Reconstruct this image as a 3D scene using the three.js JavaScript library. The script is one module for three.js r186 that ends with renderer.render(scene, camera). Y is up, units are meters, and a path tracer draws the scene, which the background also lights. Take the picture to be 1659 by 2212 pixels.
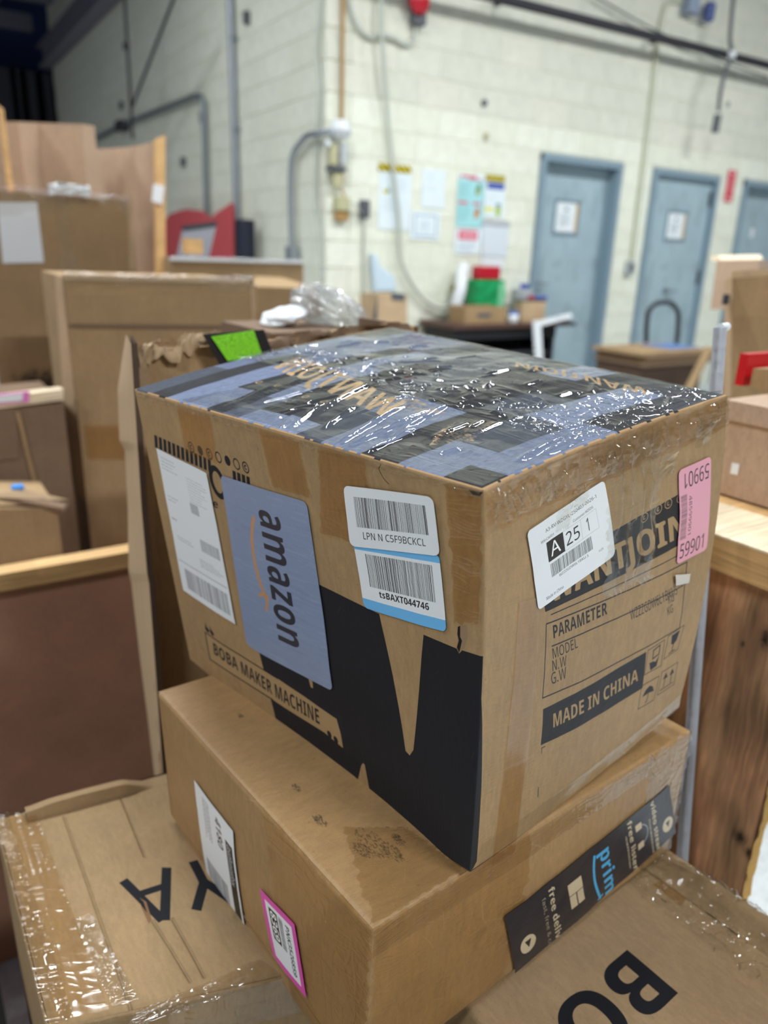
import * as THREE from 'three';
import { mergeGeometries } from 'three/addons/utils/BufferGeometryUtils.js';
import { RectAreaLightUniformsLib } from 'three/addons/lights/RectAreaLightUniformsLib.js';
import { RoundedBoxGeometry } from 'three/addons/geometries/RoundedBoxGeometry.js';

/* ---------------------------------------------------------------- camera, light, exposure */
const scene = new THREE.Scene();
scene.background = new THREE.Color(0x000000);
const V = (x, y, z) => new THREE.Vector3(x, y, z);
const EYE = V(0, 1.3, 0), FOCAL = 1600, MID = [829.5, 1106];
const RIGHT = V(0.8432608, 0.0306426, 0.5366305), UP = V(0.1512859, 0.9444817, -0.2916622), BACK = V(-0.515775, 0.327132, 0.7918086);
const camera = new THREE.PerspectiveCamera((2 * Math.atan(1106 / FOCAL) * 180) / Math.PI, 1659 / 2212, 0.05, 80);
camera.position.copy(EYE);
camera.quaternion.setFromRotationMatrix(new THREE.Matrix4().makeBasis(RIGHT, UP, BACK));
camera.focus = 0.47;
camera.userData.fStop = 5;
scene.add(camera);
const renderer = new THREE.WebGLRenderer();
renderer.toneMapping = THREE.LinearToneMapping;
renderer.toneMappingExposure = 1.18;
renderer.shadowMap.enabled = true;
RectAreaLightUniformsLib.init();
const LAMP_Y = 4.45, LAMP_POWER = 80;
const LAMPS = [[0.6, -2.6, 1], [3.8, -2.2, 1.15], [7.2, -2.2, 1.15], [-2.6, -2.6, 1], [-3.0, 1.2, 0.9], [1.6, 2.8, 1.75], [0.3, -6.4, 0.4], [-4.5, -11.5, 0.8]];

/* ---------------------------------------------------------------- helpers */
function rng(a) { return () => { a = (a + 0x6d2b79f5) | 0; let t = Math.imul(a ^ (a >>> 15), 1 | a); t = (t + Math.imul(t ^ (t >>> 7), 61 | t)) ^ t; return ((t ^ (t >>> 14)) >>> 0) / 4294967296; }; }
const NT = 256, NOISE = (() => { const r = rng(7), a = new Float32Array(NT * NT); for (let i = 0; i < a.length; i++) a[i] = r(); return a; })();
function noise(x, y) {            // smooth value noise, period 256
  const ix = Math.floor(x), iy = Math.floor(y); let fx = x - ix, fy = y - iy; fx = fx * fx * (3 - 2 * fx); fy = fy * fy * (3 - 2 * fy);
  const a = ix & 255, b = (ix + 1) & 255, c = (iy & 255) * NT, d = ((iy + 1) & 255) * NT;
  return (NOISE[c + a] * (1 - fx) + NOISE[c + b] * fx) * (1 - fy) + (NOISE[d + a] * (1 - fx) + NOISE[d + b] * fx) * fy;
}
const fbm = (x, y, n = 3) => { let s = 0, a = 0.5; for (let i = 0; i < n; i++) { s += a * noise(x, y); x = x * 2.03 + 17.1; y = y * 2.03 + 5.7; a *= 0.5; } return s / (1 - Math.pow(0.5, n)); };
const ridge = (x, y) => 1 - Math.abs(2 * noise(x, y) - 1);
const dirOf = (px, py) => RIGHT.clone().multiplyScalar((px - MID[0]) / FOCAL).addScaledVector(UP, -(py - MID[1]) / FOCAL).sub(BACK);
const at = (px, py, d) => dirOf(px, py).multiplyScalar(d).add(EYE);
const onX = (px, py, x) => { const q = dirOf(px, py); return q.multiplyScalar(x / q.x).add(EYE); };
const onY = (px, py, y) => { const q = dirOf(px, py); return q.multiplyScalar((y - EYE.y) / q.y).add(EYE); };
const onZ = (px, py, z) => { const q = dirOf(px, py); return q.multiplyScalar(z / q.z).add(EYE); };
const proj = (p) => { const q = p.clone().sub(EYE), z = -q.dot(BACK); return [MID[0] + (FOCAL * q.dot(RIGHT)) / z, MID[1] - (FOCAL * q.dot(UP)) / z]; };

const taken = {};
const numbered = (n) => { const k = (taken[n] = (taken[n] ?? -1) + 1); return k ? n + '_' + String(k).padStart(3, '0') : n; };
function tag(o, label, category, group, kind) { o.userData.label = label; if (category) o.userData.category = category; if (group) o.userData.group = group; if (kind) o.userData.kind = kind; return o; }
function thing(name, label, category, group) { const o = new THREE.Group(); o.name = numbered(name); scene.add(o); return tag(o, label, category, group); }
function structure(name, label) { const o = new THREE.Group(); o.name = name; scene.add(o); return tag(o, label, undefined, undefined, 'structure'); }
function part(parent, name, geo, mat, label) {
  const m = new THREE.Mesh(geo, mat); m.name = name; m.castShadow = m.receiveShadow = true; parent.add(m);
  if (label) m.userData.label = label;
  return m;
}
function box(w, h, d, x, y, z, ry = 0, rx = 0, rz = 0) {
  const g = new THREE.BoxGeometry(w, h, d); scaleBoxUV(g, w, h, d);
  return g.applyMatrix4(new THREE.Matrix4().compose(V(x, y, z), new THREE.Quaternion().setFromEuler(new THREE.Euler(rx, ry, rz, 'YXZ')), V(1, 1, 1)));
}
function scaleBoxUV(g, w, h, d) {   // uv in metres
  const u = g.attributes.uv, s = [[d, h], [d, h], [w, d], [w, d], [w, h], [w, h]];
  for (let i = 0; i < 24; i++) { const k = s[i >> 2]; u.setXY(i, u.getX(i) * k[0], u.getY(i) * k[1]); }
}
function rbox(w, h, d, r, x, y, z, ry = 0) { return new RoundedBoxGeometry(w, h, d, 2, r).rotateY(ry).translate(x, y, z); }
function cyl(r0, r1, h, x, y, z, seg = 20) { return new THREE.CylinderGeometry(r0, r1, h, seg).translate(x, y, z); }
function tube(pts, r, seg = 60, rad = 8) { return new THREE.TubeGeometry(new THREE.CatmullRomCurve3(pts, false, 'centripetal'), seg, r, rad); }
function rod(a, b, r, seg = 10) { const d = b.clone().sub(a), g = new THREE.CylinderGeometry(r, r, d.length(), seg); g.applyQuaternion(new THREE.Quaternion().setFromUnitVectors(V(0, 1, 0), d.clone().normalize())); return g.translate((a.x + b.x) / 2, (a.y + b.y) / 2, (a.z + b.z) / 2); }
function lathe(pts, x, y, z, seg = 28) { return new THREE.LatheGeometry(pts.map((p) => new THREE.Vector2(p[0], p[1])), seg).translate(x, y, z); }
function plain(gs) { return mergeGeometries(gs.map((g) => { const k = g.index ? g.toNonIndexed() : g; for (const n of Object.keys(k.attributes)) if (!['position', 'normal', 'uv'].includes(n)) k.deleteAttribute(n); return k; })); }

/* a hexahedron from two quads (front as seen: tl, tr, br, bl; the same for the back), uv in metres */
function hexa(f, b) {
  const pos = [], uv = [], q = (a, b2, c, d) => {
    const w = a.distanceTo(b2), h = a.distanceTo(d);
    for (const [p, u, v] of [[a, 0, h], [d, 0, 0], [b2, w, h], [b2, w, h], [d, 0, 0], [c, w, 0]]) { pos.push(p.x, p.y, p.z); uv.push(u, v); }
  };
  q(f[0], f[1], f[2], f[3]); q(b[1], b[0], b[3], b[2]); q(b[0], b[1], f[1], f[0]); q(f[3], f[2], b[2], b[3]); q(b[0], f[0], f[3], b[3]); q(f[1], b[1], b[2], f[2]);
  const g = new THREE.BufferGeometry();
  g.setAttribute('position', new THREE.Float32BufferAttribute(pos, 3)); g.setAttribute('uv', new THREE.Float32BufferAttribute(uv, 2)); g.computeVertexNormals();
  return g;
}
/* quad measured on a plane, pushed back by an offset: a board or a box */
const slab = (quad, off) => hexa(quad, quad.map((p) => p.clone().add(off)));
/* grid surface from a function of (u, v) */
function sheet(fn, nu, nv, us, vs) {
  const pos = [], uv = [], idx = [];
  us = us ?? Array.from({ length: nu + 1 }, (_, i) => i / nu); vs = vs ?? Array.from({ length: nv + 1 }, (_, i) => i / nv);
  for (const v of vs) for (const u of us) { const p = fn(u, v); pos.push(p.x, p.y, p.z); uv.push(p.u ?? u, p.v ?? 1 - v); }
  const n = us.length;
  for (let j = 0; j < vs.length - 1; j++) for (let i = 0; i < n - 1; i++) { const a = j * n + i, b = a + 1, c = a + n, d = c + 1; idx.push(a, c, b, b, c, d); }
  const g = new THREE.BufferGeometry();
  g.setAttribute('position', new THREE.Float32BufferAttribute(pos, 3)); g.setAttribute('uv', new THREE.Float32BufferAttribute(uv, 2)); g.setIndex(idx); g.computeVertexNormals();
  return g;
}

/* ---------------------------------------------------------------- textures and materials */
function canvas(w, h) { const c = document.createElement('canvas'); c.width = w; c.height = h; return c; }
function tex(c, srgb = true, repeat) {
  const t = new THREE.CanvasTexture(c); if (srgb) t.colorSpace = THREE.SRGBColorSpace;
  t.wrapS = t.wrapT = repeat ? THREE.RepeatWrapping : THREE.ClampToEdgeWrapping; if (repeat) t.repeat.set(repeat, repeat);
  t.anisotropy = 8; return t;
}
function pixels(w, h, fn) {
  const c = canvas(w, h), x = c.getContext('2d'), d = x.createImageData(w, h); let k = 0;
  for (let j = 0; j < h; j++) for (let i = 0; i < w; i++) { const p = fn(i, j); d.data[k++] = p[0]; d.data[k++] = p[1]; d.data[k++] = p[2]; d.data[k++] = p[3] ?? 255; }
  x.putImageData(d, 0, 0); return c;
}
const grey = (w, h, fn) => pixels(w, h, (i, j) => { const v = Math.max(0, Math.min(255, fn(i, j))); return [v, v, v]; });
/* kraft board: pulp specks, faint flutes, blotches. px = pixels per metre */
function kraft(w, h, base, ppm, seed = 0, flute = 1) {
  return pixels(w, h, (i, j) => {
    const x = i / ppm + seed, y = j / ppm + seed * 1.7;
    let k = 1 + 0.10 * (fbm(x * 14, y * 14) - 0.5) + 0.07 * (noise(x * 420, y * 160) - 0.5) + 0.05 * (noise(x * 900, y * 900) - 0.5);
    k += 0.035 * flute * (noise(x * 210, y * 9) - 0.5);
    const s = noise(x * 700 + 9, y * 300 + 4); if (s > 0.93) k -= (s - 0.93) * 2.2;
    return [base[0] * k, base[1] * k, base[2] * k];
  });
}
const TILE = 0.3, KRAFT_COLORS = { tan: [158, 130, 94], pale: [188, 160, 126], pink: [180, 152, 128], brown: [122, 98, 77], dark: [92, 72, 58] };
const boardBump = tex(grey(512, 512, (i, j) => 128 + 60 * (noise(i * 0.5, j * 0.06) - 0.5) + 70 * (fbm(i / 64, j / 64) - 0.5) + 30 * (noise(i * 0.8, j * 0.8) - 0.5)), false, 1 / TILE);
const kraftTex = {};
function kraftMat(tone, opts = {}) {
  const key = tone;
  if (!kraftTex[key]) kraftTex[key] = tex(kraft(512, 512, KRAFT_COLORS[tone], 512 / TILE, Object.keys(kraftTex).length * 3.1), true, 1 / TILE);
  return new THREE.MeshStandardMaterial({ map: kraftTex[key], bumpMap: boardBump, bumpScale: 0.0006, roughness: 0.85, ...opts });
}
const M = {
  tan: kraftMat('tan'), pale: kraftMat('pale'), pink: kraftMat('pink'), brown: kraftMat('brown'), dark: kraftMat('dark'),
  white: new THREE.MeshStandardMaterial({ color: 0xe6e9ec, roughness: 0.6 }), black: new THREE.MeshStandardMaterial({ color: 0x17181c, roughness: 0.55 }),
  steel: new THREE.MeshStandardMaterial({ color: 0x8f969c, roughness: 0.45, metalness: 0.6 }), conduit: new THREE.MeshStandardMaterial({ color: 0xa3a8b0, roughness: 0.4, metalness: 0.55 }),
  darkSteel: new THREE.MeshStandardMaterial({ color: 0x35363a, roughness: 0.6, metalness: 0.3 }), cable: new THREE.MeshStandardMaterial({ color: 0xbcc0b6, roughness: 0.6 }),
};
const bumpOf = (w, h, fn) => tex(grey(w, h, fn), false);
/* clear packing tape: long streaks, creases and trapped air */
const tapeBump = tex(grey(512, 512, (i, j) => 255 * (0.45 * Math.pow(ridge(i / 90, j / 9 + 3 * noise(i / 60, j / 60)), 6) + 0.35 * Math.pow(ridge(i / 24 + 40, j / 60 + 9), 10) + 0.2 * noise(i / 7, j / 7))), false);
tapeBump.wrapS = tapeBump.wrapT = THREE.RepeatWrapping;
const tapeMat = (color, bump, rough = 0.12) => new THREE.MeshPhysicalMaterial({ color, transmission: 1, thickness: 0, roughness: rough, ior: 1.48, bumpMap: tapeBump, bumpScale: bump });
M.tapeClear = tapeMat(0xf4f1ea, 0.0008, 0.1); M.tapeAmber = tapeMat(0xf8f1e4, 0.0005, 0.14); M.tapeBrown = tapeMat(0xf6ebd8, 0.0003, 0.2); M.tapeShine = tapeMat(0xf7f7f5, 0.0008, 0.06); M.film = tapeMat(0xf8f8f6, 0.00025, 0.05);

/* drawing on a face canvas */
function barcode(x, rx, ry, w, h, seed, color = '#16161a') {
  const r = rng(seed); x.fillStyle = color; let k = 0;
  while (k < w) { const b = w * (0.004 + 0.014 * r() * r()), g = w * (0.004 + 0.012 * r()); x.fillRect(rx + k, ry, Math.min(b, w - k), h); k += b + g; }
}
function fitText(x, str, rx, ry, w, h, font = 'bold', color = '#111', align = 'left') {   // cap-height h, scaled to width w, baseline at ry + h
  x.save(); x.font = font + ' 100px sans-serif'; x.fillStyle = color; const m = x.measureText(str).width;
  x.translate(rx, ry + h); x.scale(w / m, h / 72); x.fillText(str, 0, 0); x.restore();
}
/* text on a measured quad: origin = baseline start, e = baseline end, t = top of the first letter */
function textOn(x, str, o, e, t, font = 'bold', color = '#1d1c20') {
  x.save(); x.font = font + ' 100px sans-serif'; x.fillStyle = color; const m = x.measureText(str).width;
  x.transform((e[0] - o[0]) / m, (e[1] - o[1]) / m, (o[0] - t[0]) / 72, (o[1] - t[1]) / 72, o[0], o[1]); x.fillText(str, 0, 0); x.restore();
}
function poly(x, pts, fill, stroke, lw) { x.beginPath(); pts.forEach((p, i) => (i ? x.lineTo(p[0], p[1]) : x.moveTo(p[0], p[1]))); x.closePath(); if (fill) { x.fillStyle = fill; x.fill(); } if (stroke) { x.strokeStyle = stroke; x.lineWidth = lw; x.stroke(); } }
function lines(x, pts, stroke, lw, cap = 'butt') { x.beginPath(); pts.forEach((p, i) => (i ? x.lineTo(p[0], p[1]) : x.moveTo(p[0], p[1]))); x.strokeStyle = stroke; x.lineWidth = lw; x.lineCap = cap; x.stroke(); }
function scuff(x, w, h, n, seed, color, size = 60) {   // scratches and rubbed flecks
  const r = rng(seed);
  for (let i = 0; i < n; i++) { const a = r() * w, b = r() * h, l = size * (0.2 + r()), t = r() * 6.3; x.strokeStyle = color; x.globalAlpha = 0.15 + 0.5 * r(); x.lineWidth = 0.6 + 1.6 * r() * r(); x.beginPath(); x.moveTo(a, b); x.quadraticCurveTo(a + Math.cos(t) * l * 0.5 + 6 * r(), b + Math.sin(t) * l * 0.5, a + Math.cos(t) * l, b + Math.sin(t) * l); x.stroke(); }
  x.globalAlpha = 1;
}

/* ---------------------------------------------------------------- a face of a soft carton: Coons patch with bowed edges */
class Face {
  constructor(c, bow = [], bulge = 0, rough = 0, seed = 1) {
    this.c = c; this.bow = bow; this.bulge = bulge; this.rough = rough; this.seed = seed;
    this.w = c[0].distanceTo(c[1]); this.h = c[0].distanceTo(c[3]);
    this.n = c[3].clone().sub(c[0]).add(c[2].clone().sub(c[1])).cross(c[1].clone().sub(c[0]).add(c[2].clone().sub(c[3]))).normalize();
  }
  edge(k, t) {   // 0 top, 1 right, 2 bottom, 3 left
    const [a, b] = [[0, 1], [1, 2], [3, 2], [0, 3]][k], p = this.c[a].clone().lerp(this.c[b], t);
    if (this.bow[k]) p.addScaledVector(this.bow[k], 4 * t * (1 - t));
    return p;
  }
  pos(u, v) {
    const p = this.edge(0, u).multiplyScalar(1 - v).addScaledVector(this.edge(2, u), v).addScaledVector(this.edge(3, v), 1 - u).addScaledVector(this.edge(1, v), u);
    const q = this.c[0].clone().multiplyScalar((1 - u) * (1 - v)).addScaledVector(this.c[1], u * (1 - v)).addScaledVector(this.c[2], u * v).addScaledVector(this.c[3], (1 - u) * v);
    p.sub(q);
    const w = 16 * u * (1 - u) * v * (1 - v);
    let d = this.bulge * w;
    if (this.rough) d += this.rough * (fbm(u * this.w * 22 + this.seed, v * this.h * 22 + this.seed * 2) - 0.5) * Math.min(1, w * 3);
    return p.addScaledVector(this.n, d);
  }
  uvOf(px, py) {
    let u = 0.5, v = 0.5;
    for (let k = 0; k < 24; k++) {
      const f = proj(this.pos(u, v)), a = proj(this.pos(u + 1e-3, v)), b = proj(this.pos(u, v + 1e-3));
      const j00 = (a[0] - f[0]) * 1e3, j10 = (a[1] - f[1]) * 1e3, j01 = (b[0] - f[0]) * 1e3, j11 = (b[1] - f[1]) * 1e3, det = j00 * j11 - j01 * j10, ex = px - f[0], ey = py - f[1];
      u += Math.max(-0.4, Math.min(0.4, (ex * j11 - ey * j01) / det)); v += Math.max(-0.4, Math.min(0.4, (ey * j00 - ex * j10) / det));
    }
    return [u, v];
  }
  mesh(nu, nv, r = 0.003, metres = false) {
    const line = (len, n) => { const a = []; for (const t of [45, 28, 12, 0]) { const k = (t * Math.PI) / 180; a.push([(r * (1 - Math.sin(k))) / len, r * (1 - Math.cos(k))]); } const in0 = a[3][0]; const mid = []; for (let i = 1; i < n; i++) mid.push([in0 + ((1 - 2 * in0) * i) / n, 0]); return [...a, ...mid, ...a.map(([p, d]) => [1 - p, d]).reverse()]; };
    const U = line(this.w, nu), W = line(this.h, nv), du = new Map(U), dv = new Map(W);
    return sheet((u, v) => { const p = this.pos(u, v).addScaledVector(this.n, -Math.max(du.get(u), dv.get(v))); if (metres) { p.u = u * this.w; p.v = (1 - v) * this.h; } return p; }, 0, 0, U.map((k) => k[0]), W.map((k) => k[0]));
  }
  /* a patch lying on the face: quad in uv (tl, tr, br, bl), rounded corners, lifted */
  patch(quad, { lift = 0.0006, nu = 14, nv = 14, round = 0, wave = 0, waveAt = 30, seed = 3, ragged = 0, tile, folds = [], aniso = [1, 2.4] } = {}) {
    const [a, b, c, d] = quad, vs = [], W = Math.hypot((b[0] - a[0]) * this.w, (b[1] - a[1]) * this.h), H = Math.hypot((d[0] - a[0]) * this.w, (d[1] - a[1]) * this.h);
    const rv = round / H, ru = round / W;
    for (let j = 0; j <= nv; j++) vs.push(j / nv);
    if (round) for (const t of [0.03, 0.12, 0.3, 0.6, 1]) vs.push(rv * t, 1 - rv * t);
    vs.sort((p, q) => p - q);
    return sheet((s, t) => {
      let k = 0; const e = Math.min(t, 1 - t); if (round && e < rv) k = ru * (1 - Math.sqrt(Math.max(0, 1 - (1 - e / rv) ** 2)));
      let S = k + s * (1 - 2 * k), T = t;
      if (ragged) { T += ragged * (noise(s * 40 + seed, 5) - 0.5) * (t < 0.5 ? 1 - 2 * t : 2 * t - 1); S += ragged * (noise(t * 40 + seed, 9) - 0.5) * (s < 0.5 ? 1 - 2 * s : 2 * s - 1) * (W > 0 ? H / W : 1); }
      const u = (a[0] * (1 - S) + b[0] * S) * (1 - T) + (d[0] * (1 - S) + c[0] * S) * T, v = (a[1] * (1 - S) + b[1] * S) * (1 - T) + (d[1] * (1 - S) + c[1] * S) * T;
      const p = this.pos(u, v).addScaledVector(this.n, lift + (wave ? wave * Math.pow(fbm(S * W * waveAt * aniso[0] + seed, T * H * waveAt * aniso[1] + seed), 2) : 0));
      let e2 = 0; for (const [a0, b0, a1, b1, hh, ww] of folds) { const X = u * this.w, Y = v * this.h, dx = (a1 - a0) * this.w, dy = (b1 - b0) * this.h, t2 = Math.max(0, Math.min(1, ((X - a0 * this.w) * dx + (Y - b0 * this.h) * dy) / (dx * dx + dy * dy))), dd = Math.hypot(X - a0 * this.w - t2 * dx, Y - b0 * this.h - t2 * dy); if (dd < ww) e2 = Math.max(e2, hh * (0.5 + 0.5 * Math.cos((Math.PI * dd) / ww)) * Math.min(1, 6 * t2 * (1 - t2) + 0.1)); }
      if (e2) p.addScaledVector(this.n, e2);
      p.u = tile ? S * W * tile : S; p.v = tile ? T * H * tile : 1 - T; return p;
    }, nu, 0, undefined, vs);
  }
  label(px4, opts) { return this.patch(px4.map((p) => this.uvOf(p[0], p[1])), opts); }
}
/* canvas for a face, and the map from the photograph's measured points to it */
function faceCanvas(face, w, base, seed) {
  w = Math.min(w, Math.floor((2040 * face.w) / face.h)); const h = Math.round((w * face.h) / face.w), c = kraft(w, h, base, w / face.w, seed), x = c.getContext('2d');
  const P = (px, py) => { const [u, v] = face.uvOf(px, py); return [u * w, v * h]; };
  return { c, x, w, h, P };
}

/* ---------------------------------------------------------------- the hall */
const WX = 2.8288, WZ = -5.2725, CEIL = 5.2, COURSE = 0.2, JOINT_Y = 2.395, END_Z = -14.9;
const concrete = tex(pixels(512, 512, (i, j) => { const k = 1 + 0.16 * (fbm(i / 60, j / 60, 4) - 0.5) + 0.1 * (noise(i / 2, j / 2) - 0.5), s = noise(i / 5 + 3, j / 5) > 0.86 ? 0.9 : 1; return [196 * k * s, 201 * k * s, 202 * k * s]; }), true, 0.5);
M.floor = new THREE.MeshStandardMaterial({ map: concrete, roughness: 0.5 });
M.plaster = new THREE.MeshStandardMaterial({ color: 0xb9b7ac, roughness: 0.9 }); M.farWall = new THREE.MeshStandardMaterial({ color: 0x5a5a6c, roughness: 0.9 });
M.deck = new THREE.MeshStandardMaterial({ color: 0x34477f, roughness: 0.8 }); M.joist = new THREE.MeshStandardMaterial({ color: 0x7c7a86, roughness: 0.7 });
const floor = structure('floor', 'pale grey concrete warehouse floor'); part(floor, 'slab', box(23, 0.2, 31, 1.5, -0.1, -7, 0), M.floor);
const ceiling = structure('ceiling', 'dark blue steel deck ceiling on joists'); part(ceiling, 'deck', box(23, 0.2, 31, 1.5, CEIL + 0.1, -7), M.deck);
for (const [px, py] of [[70, 69], [120, 11]]) { const p = onY(px, py, 4.72); part(ceiling, 'beam', box(11.6, 0.24, 0.16, -3.1, 4.72 + 0.12, p.z), M.joist); }
for (let k = 0; k < 7; k++) part(ceiling, 'joist', box(0.12, 0.2, 9, 2.1 - k * 0.95, 5.06, -17.4), M.joist);
for (let k = 0; k < 6; k++) part(ceiling, 'beam', box(20, 0.24, 0.16, 1.5, 5.0, 6 - k * 3.2), M.joist);
const wallFar = structure('wall_far', 'dark far wall of the hall'); part(wallFar, 'panel', box(23, CEIL, 0.2, 1.5, CEIL / 2, -22.1), M.farWall);
for (const [px, w] of [[12, 0.5], [42, 0.35], [70, 0.5], [96, 0.35]]) { const p = onZ(px, 180, -21.5); part(wallFar, 'column', box(w, CEIL, 0.4, p.x, CEIL / 2, -21.8), M.joist); }
for (const [n, w, d, x, z] of [['wall_back', 23, 0.2, 1.5, 8.1], ['wall_side', 0.2, 31, -10.1, -7], ['wall_end', 0.2, 31, 13.1, -7]]) { const s = structure(n, 'pale plastered wall of the hall'); part(s, 'panel', box(w, CEIL, d, x, CEIL / 2, z), M.plaster); }

/* painted concrete blocks */
const blockBump = tex(grey(256, 256, (i, j) => 110 + 120 * (fbm(i / 9, j / 9, 3) - 0.5) + 90 * (noise(i / 2.2, j / 2.2) - 0.5)), false);
const paint = (c, seed) => tex(pixels(256, 128, (i, j) => { const k = 1 + 0.07 * (fbm(i / 40 + seed, j / 40) - 0.5) + 0.05 * (noise(i / 3, j / 3 + seed) - 0.5); return [c[0] * k, c[1] * k, c[2] * k]; }));
const blockMat = (c, seed) => new THREE.MeshStandardMaterial({ map: paint(c, seed), bumpMap: blockBump, bumpScale: 0.003, roughness: 0.75 });
const CREAM = [blockMat([232, 233, 216], 1), blockMat([234, 235, 219], 7), blockMat([230, 231, 213], 13)];
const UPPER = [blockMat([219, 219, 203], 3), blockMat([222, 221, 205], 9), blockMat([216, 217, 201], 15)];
M.mortar = new THREE.MeshStandardMaterial({ color: 0xe0e0cf, roughness: 0.9 });
function blockGeo(w, h, d, c) {   // front face on +z at 0, chamfered
  const P = [[-w / 2, -h / 2, -d], [w / 2, -h / 2, -d], [w / 2, h / 2, -d], [-w / 2, h / 2, -d], [-w / 2, -h / 2, -c], [w / 2, -h / 2, -c], [w / 2, h / 2, -c], [-w / 2, h / 2, -c], [-w / 2 + c, -h / 2 + c, 0], [w / 2 - c, -h / 2 + c, 0], [w / 2 - c, h / 2 - c, 0], [-w / 2 + c, h / 2 - c, 0]];
  const F = [[8, 9, 10, 11], [4, 5, 9, 8], [5, 6, 10, 9], [6, 7, 11, 10], [7, 4, 8, 11], [0, 1, 5, 4], [1, 2, 6, 5], [2, 3, 7, 6], [3, 0, 4, 7]], pos = [], uv = [];
  for (const f of F) for (const k of [0, 1, 2, 0, 2, 3]) { const p = P[f[k]]; pos.push(...p); uv.push(p[0] / w + 0.5, p[1] / h + 0.5); }
  const g = new THREE.BufferGeometry(); g.setAttribute('position', new THREE.Float32BufferAttribute(pos, 3)); g.setAttribute('uv', new THREE.Float32BufferAttribute(uv, 2)); g.computeVertexNormals(); return g;
}
const BLOCK = blockGeo(0.395, 0.192, 0.05, 0.003), BLOCK_LEFT = BLOCK.clone().rotateY(-Math.PI / 2);
const DOORS = [[4.943, 5.976, 0.1], [6.431, 7.473, 0.03], [7.916, 8.95, 0.1]], DOOR_TOP = 2.185;
const wallRight = structure('wall_right', 'cream painted concrete block wall with three doors');
{
  const gs = [], seg = (x0, x1, y0, y1) => gs.push(box(x1 - x0, y1 - y0, 0.2, (x0 + x1) / 2, (y0 + y1) / 2, WZ - 0.106));
  let x = WX + 0.22; for (const [a, b] of DOORS) { seg(x, a, 0, DOOR_TOP); x = b; } seg(x, 13, 0, DOOR_TOP); seg(WX + 0.22, 13, DOOR_TOP, CEIL);
  part(wallRight, 'mortar_bed', plain(gs), M.mortar);
  const r = rng(21), rest = []; let n = 0;
  for (let k = -10; k < 14; k++) {
    const y = JOINT_Y + COURSE * (k + 0.5); if (y < 0.1 || y > CEIL - 0.1) continue;
    for (let i = -1; i < 27; i++) {
      let a = WX + 0.4 * i + (k & 1 ? 0.2 : 0), b = a + 0.4; a = Math.max(a, WX); if (b - a < 0.05 || a > 12.6) continue;
      let runs = [[a, b]]; if (y - 0.1 < DOOR_TOP - 0.02) for (const [d0, d1] of DOORS) runs = runs.flatMap(([p, q]) => (q <= d0 || p >= d1 ? [[p, q]] : [[p, Math.min(q, d0)], [Math.max(p, d1), q]])).filter(([p, q]) => q - p > 0.03);
      for (const [p, q] of runs) {
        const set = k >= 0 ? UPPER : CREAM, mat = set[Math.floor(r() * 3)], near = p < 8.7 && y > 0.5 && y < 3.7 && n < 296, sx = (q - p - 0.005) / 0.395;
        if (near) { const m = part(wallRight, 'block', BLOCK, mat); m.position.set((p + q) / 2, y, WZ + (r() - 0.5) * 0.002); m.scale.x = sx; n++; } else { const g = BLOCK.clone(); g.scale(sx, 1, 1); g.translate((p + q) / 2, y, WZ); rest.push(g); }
      }
    }
  }
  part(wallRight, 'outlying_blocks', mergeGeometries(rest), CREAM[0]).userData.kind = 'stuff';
}
const wallLeft = structure('wall_left', 'painted concrete block wall running back from the corner');
{
  part(wallLeft, 'mortar_bed', box(0.2, CEIL, WZ - 0.01 - END_Z, WX + 0.106, CEIL / 2, (WZ - 0.01 + END_Z) / 2), M.mortar);
  const r = rng(5), rest = []; let n = 0; 
  for (let i = 0; i < 24; i++) for (let k = -11; k < 14; k++) {
    const y = JOINT_Y + COURSE * (k + 0.5); if (y < 0.1 || y > CEIL - 0.1) continue;
    const b = WZ - 0.4 * i - (k & 1 ? 0.2 : 0), a = Math.max(b - 0.4, END_Z); if (b - a < 0.05) continue;
    const mat = CREAM[Math.floor(r() * 3)], near = y > 1.1 && y < 4.4 && n < 296, sz = (b - a - 0.005) / 0.395;
    if (near) { const m = part(wallLeft, 'block', BLOCK_LEFT, mat); m.position.set(WX + (r() - 0.5) * 0.002, y, (a + b) / 2); m.scale.z = sz; n++; } else { const g = BLOCK_LEFT.clone(); g.scale(1, 1, sz); g.translate(WX, y, (a + b) / 2); rest.push(g); }
    if (i === 0 && k & 1) { const m = part(wallLeft, 'block', BLOCK_LEFT, mat); m.position.set(WX, y, WZ - 0.1); m.scale.z = 0.48; n++; }
  }
  part(wallLeft, 'outlying_blocks', mergeGeometries(rest), CREAM[0]).userData.kind = 'stuff';
}
/* steel beam lying along the top of the left wall */
{
  const t = structure('trim_1', 'steel beam along the top of the block wall'), z0 = WZ - 1.5, z1 = END_Z, l = z0 - z1, y = onX(245, 0, WX - 0.1).y + 0.02;
  part(t, 'lower_flange', box(0.2, 0.02, l, WX - 0.12, y, (z0 + z1) / 2), M.joist); part(t, 'web', box(0.02, 0.26, l, WX - 0.12, y + 0.14, (z0 + z1) / 2), M.joist); part(t, 'upper_flange', box(0.2, 0.02, l, WX - 0.12, y + 0.28, (z0 + z1) / 2), M.joist);
}

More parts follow.
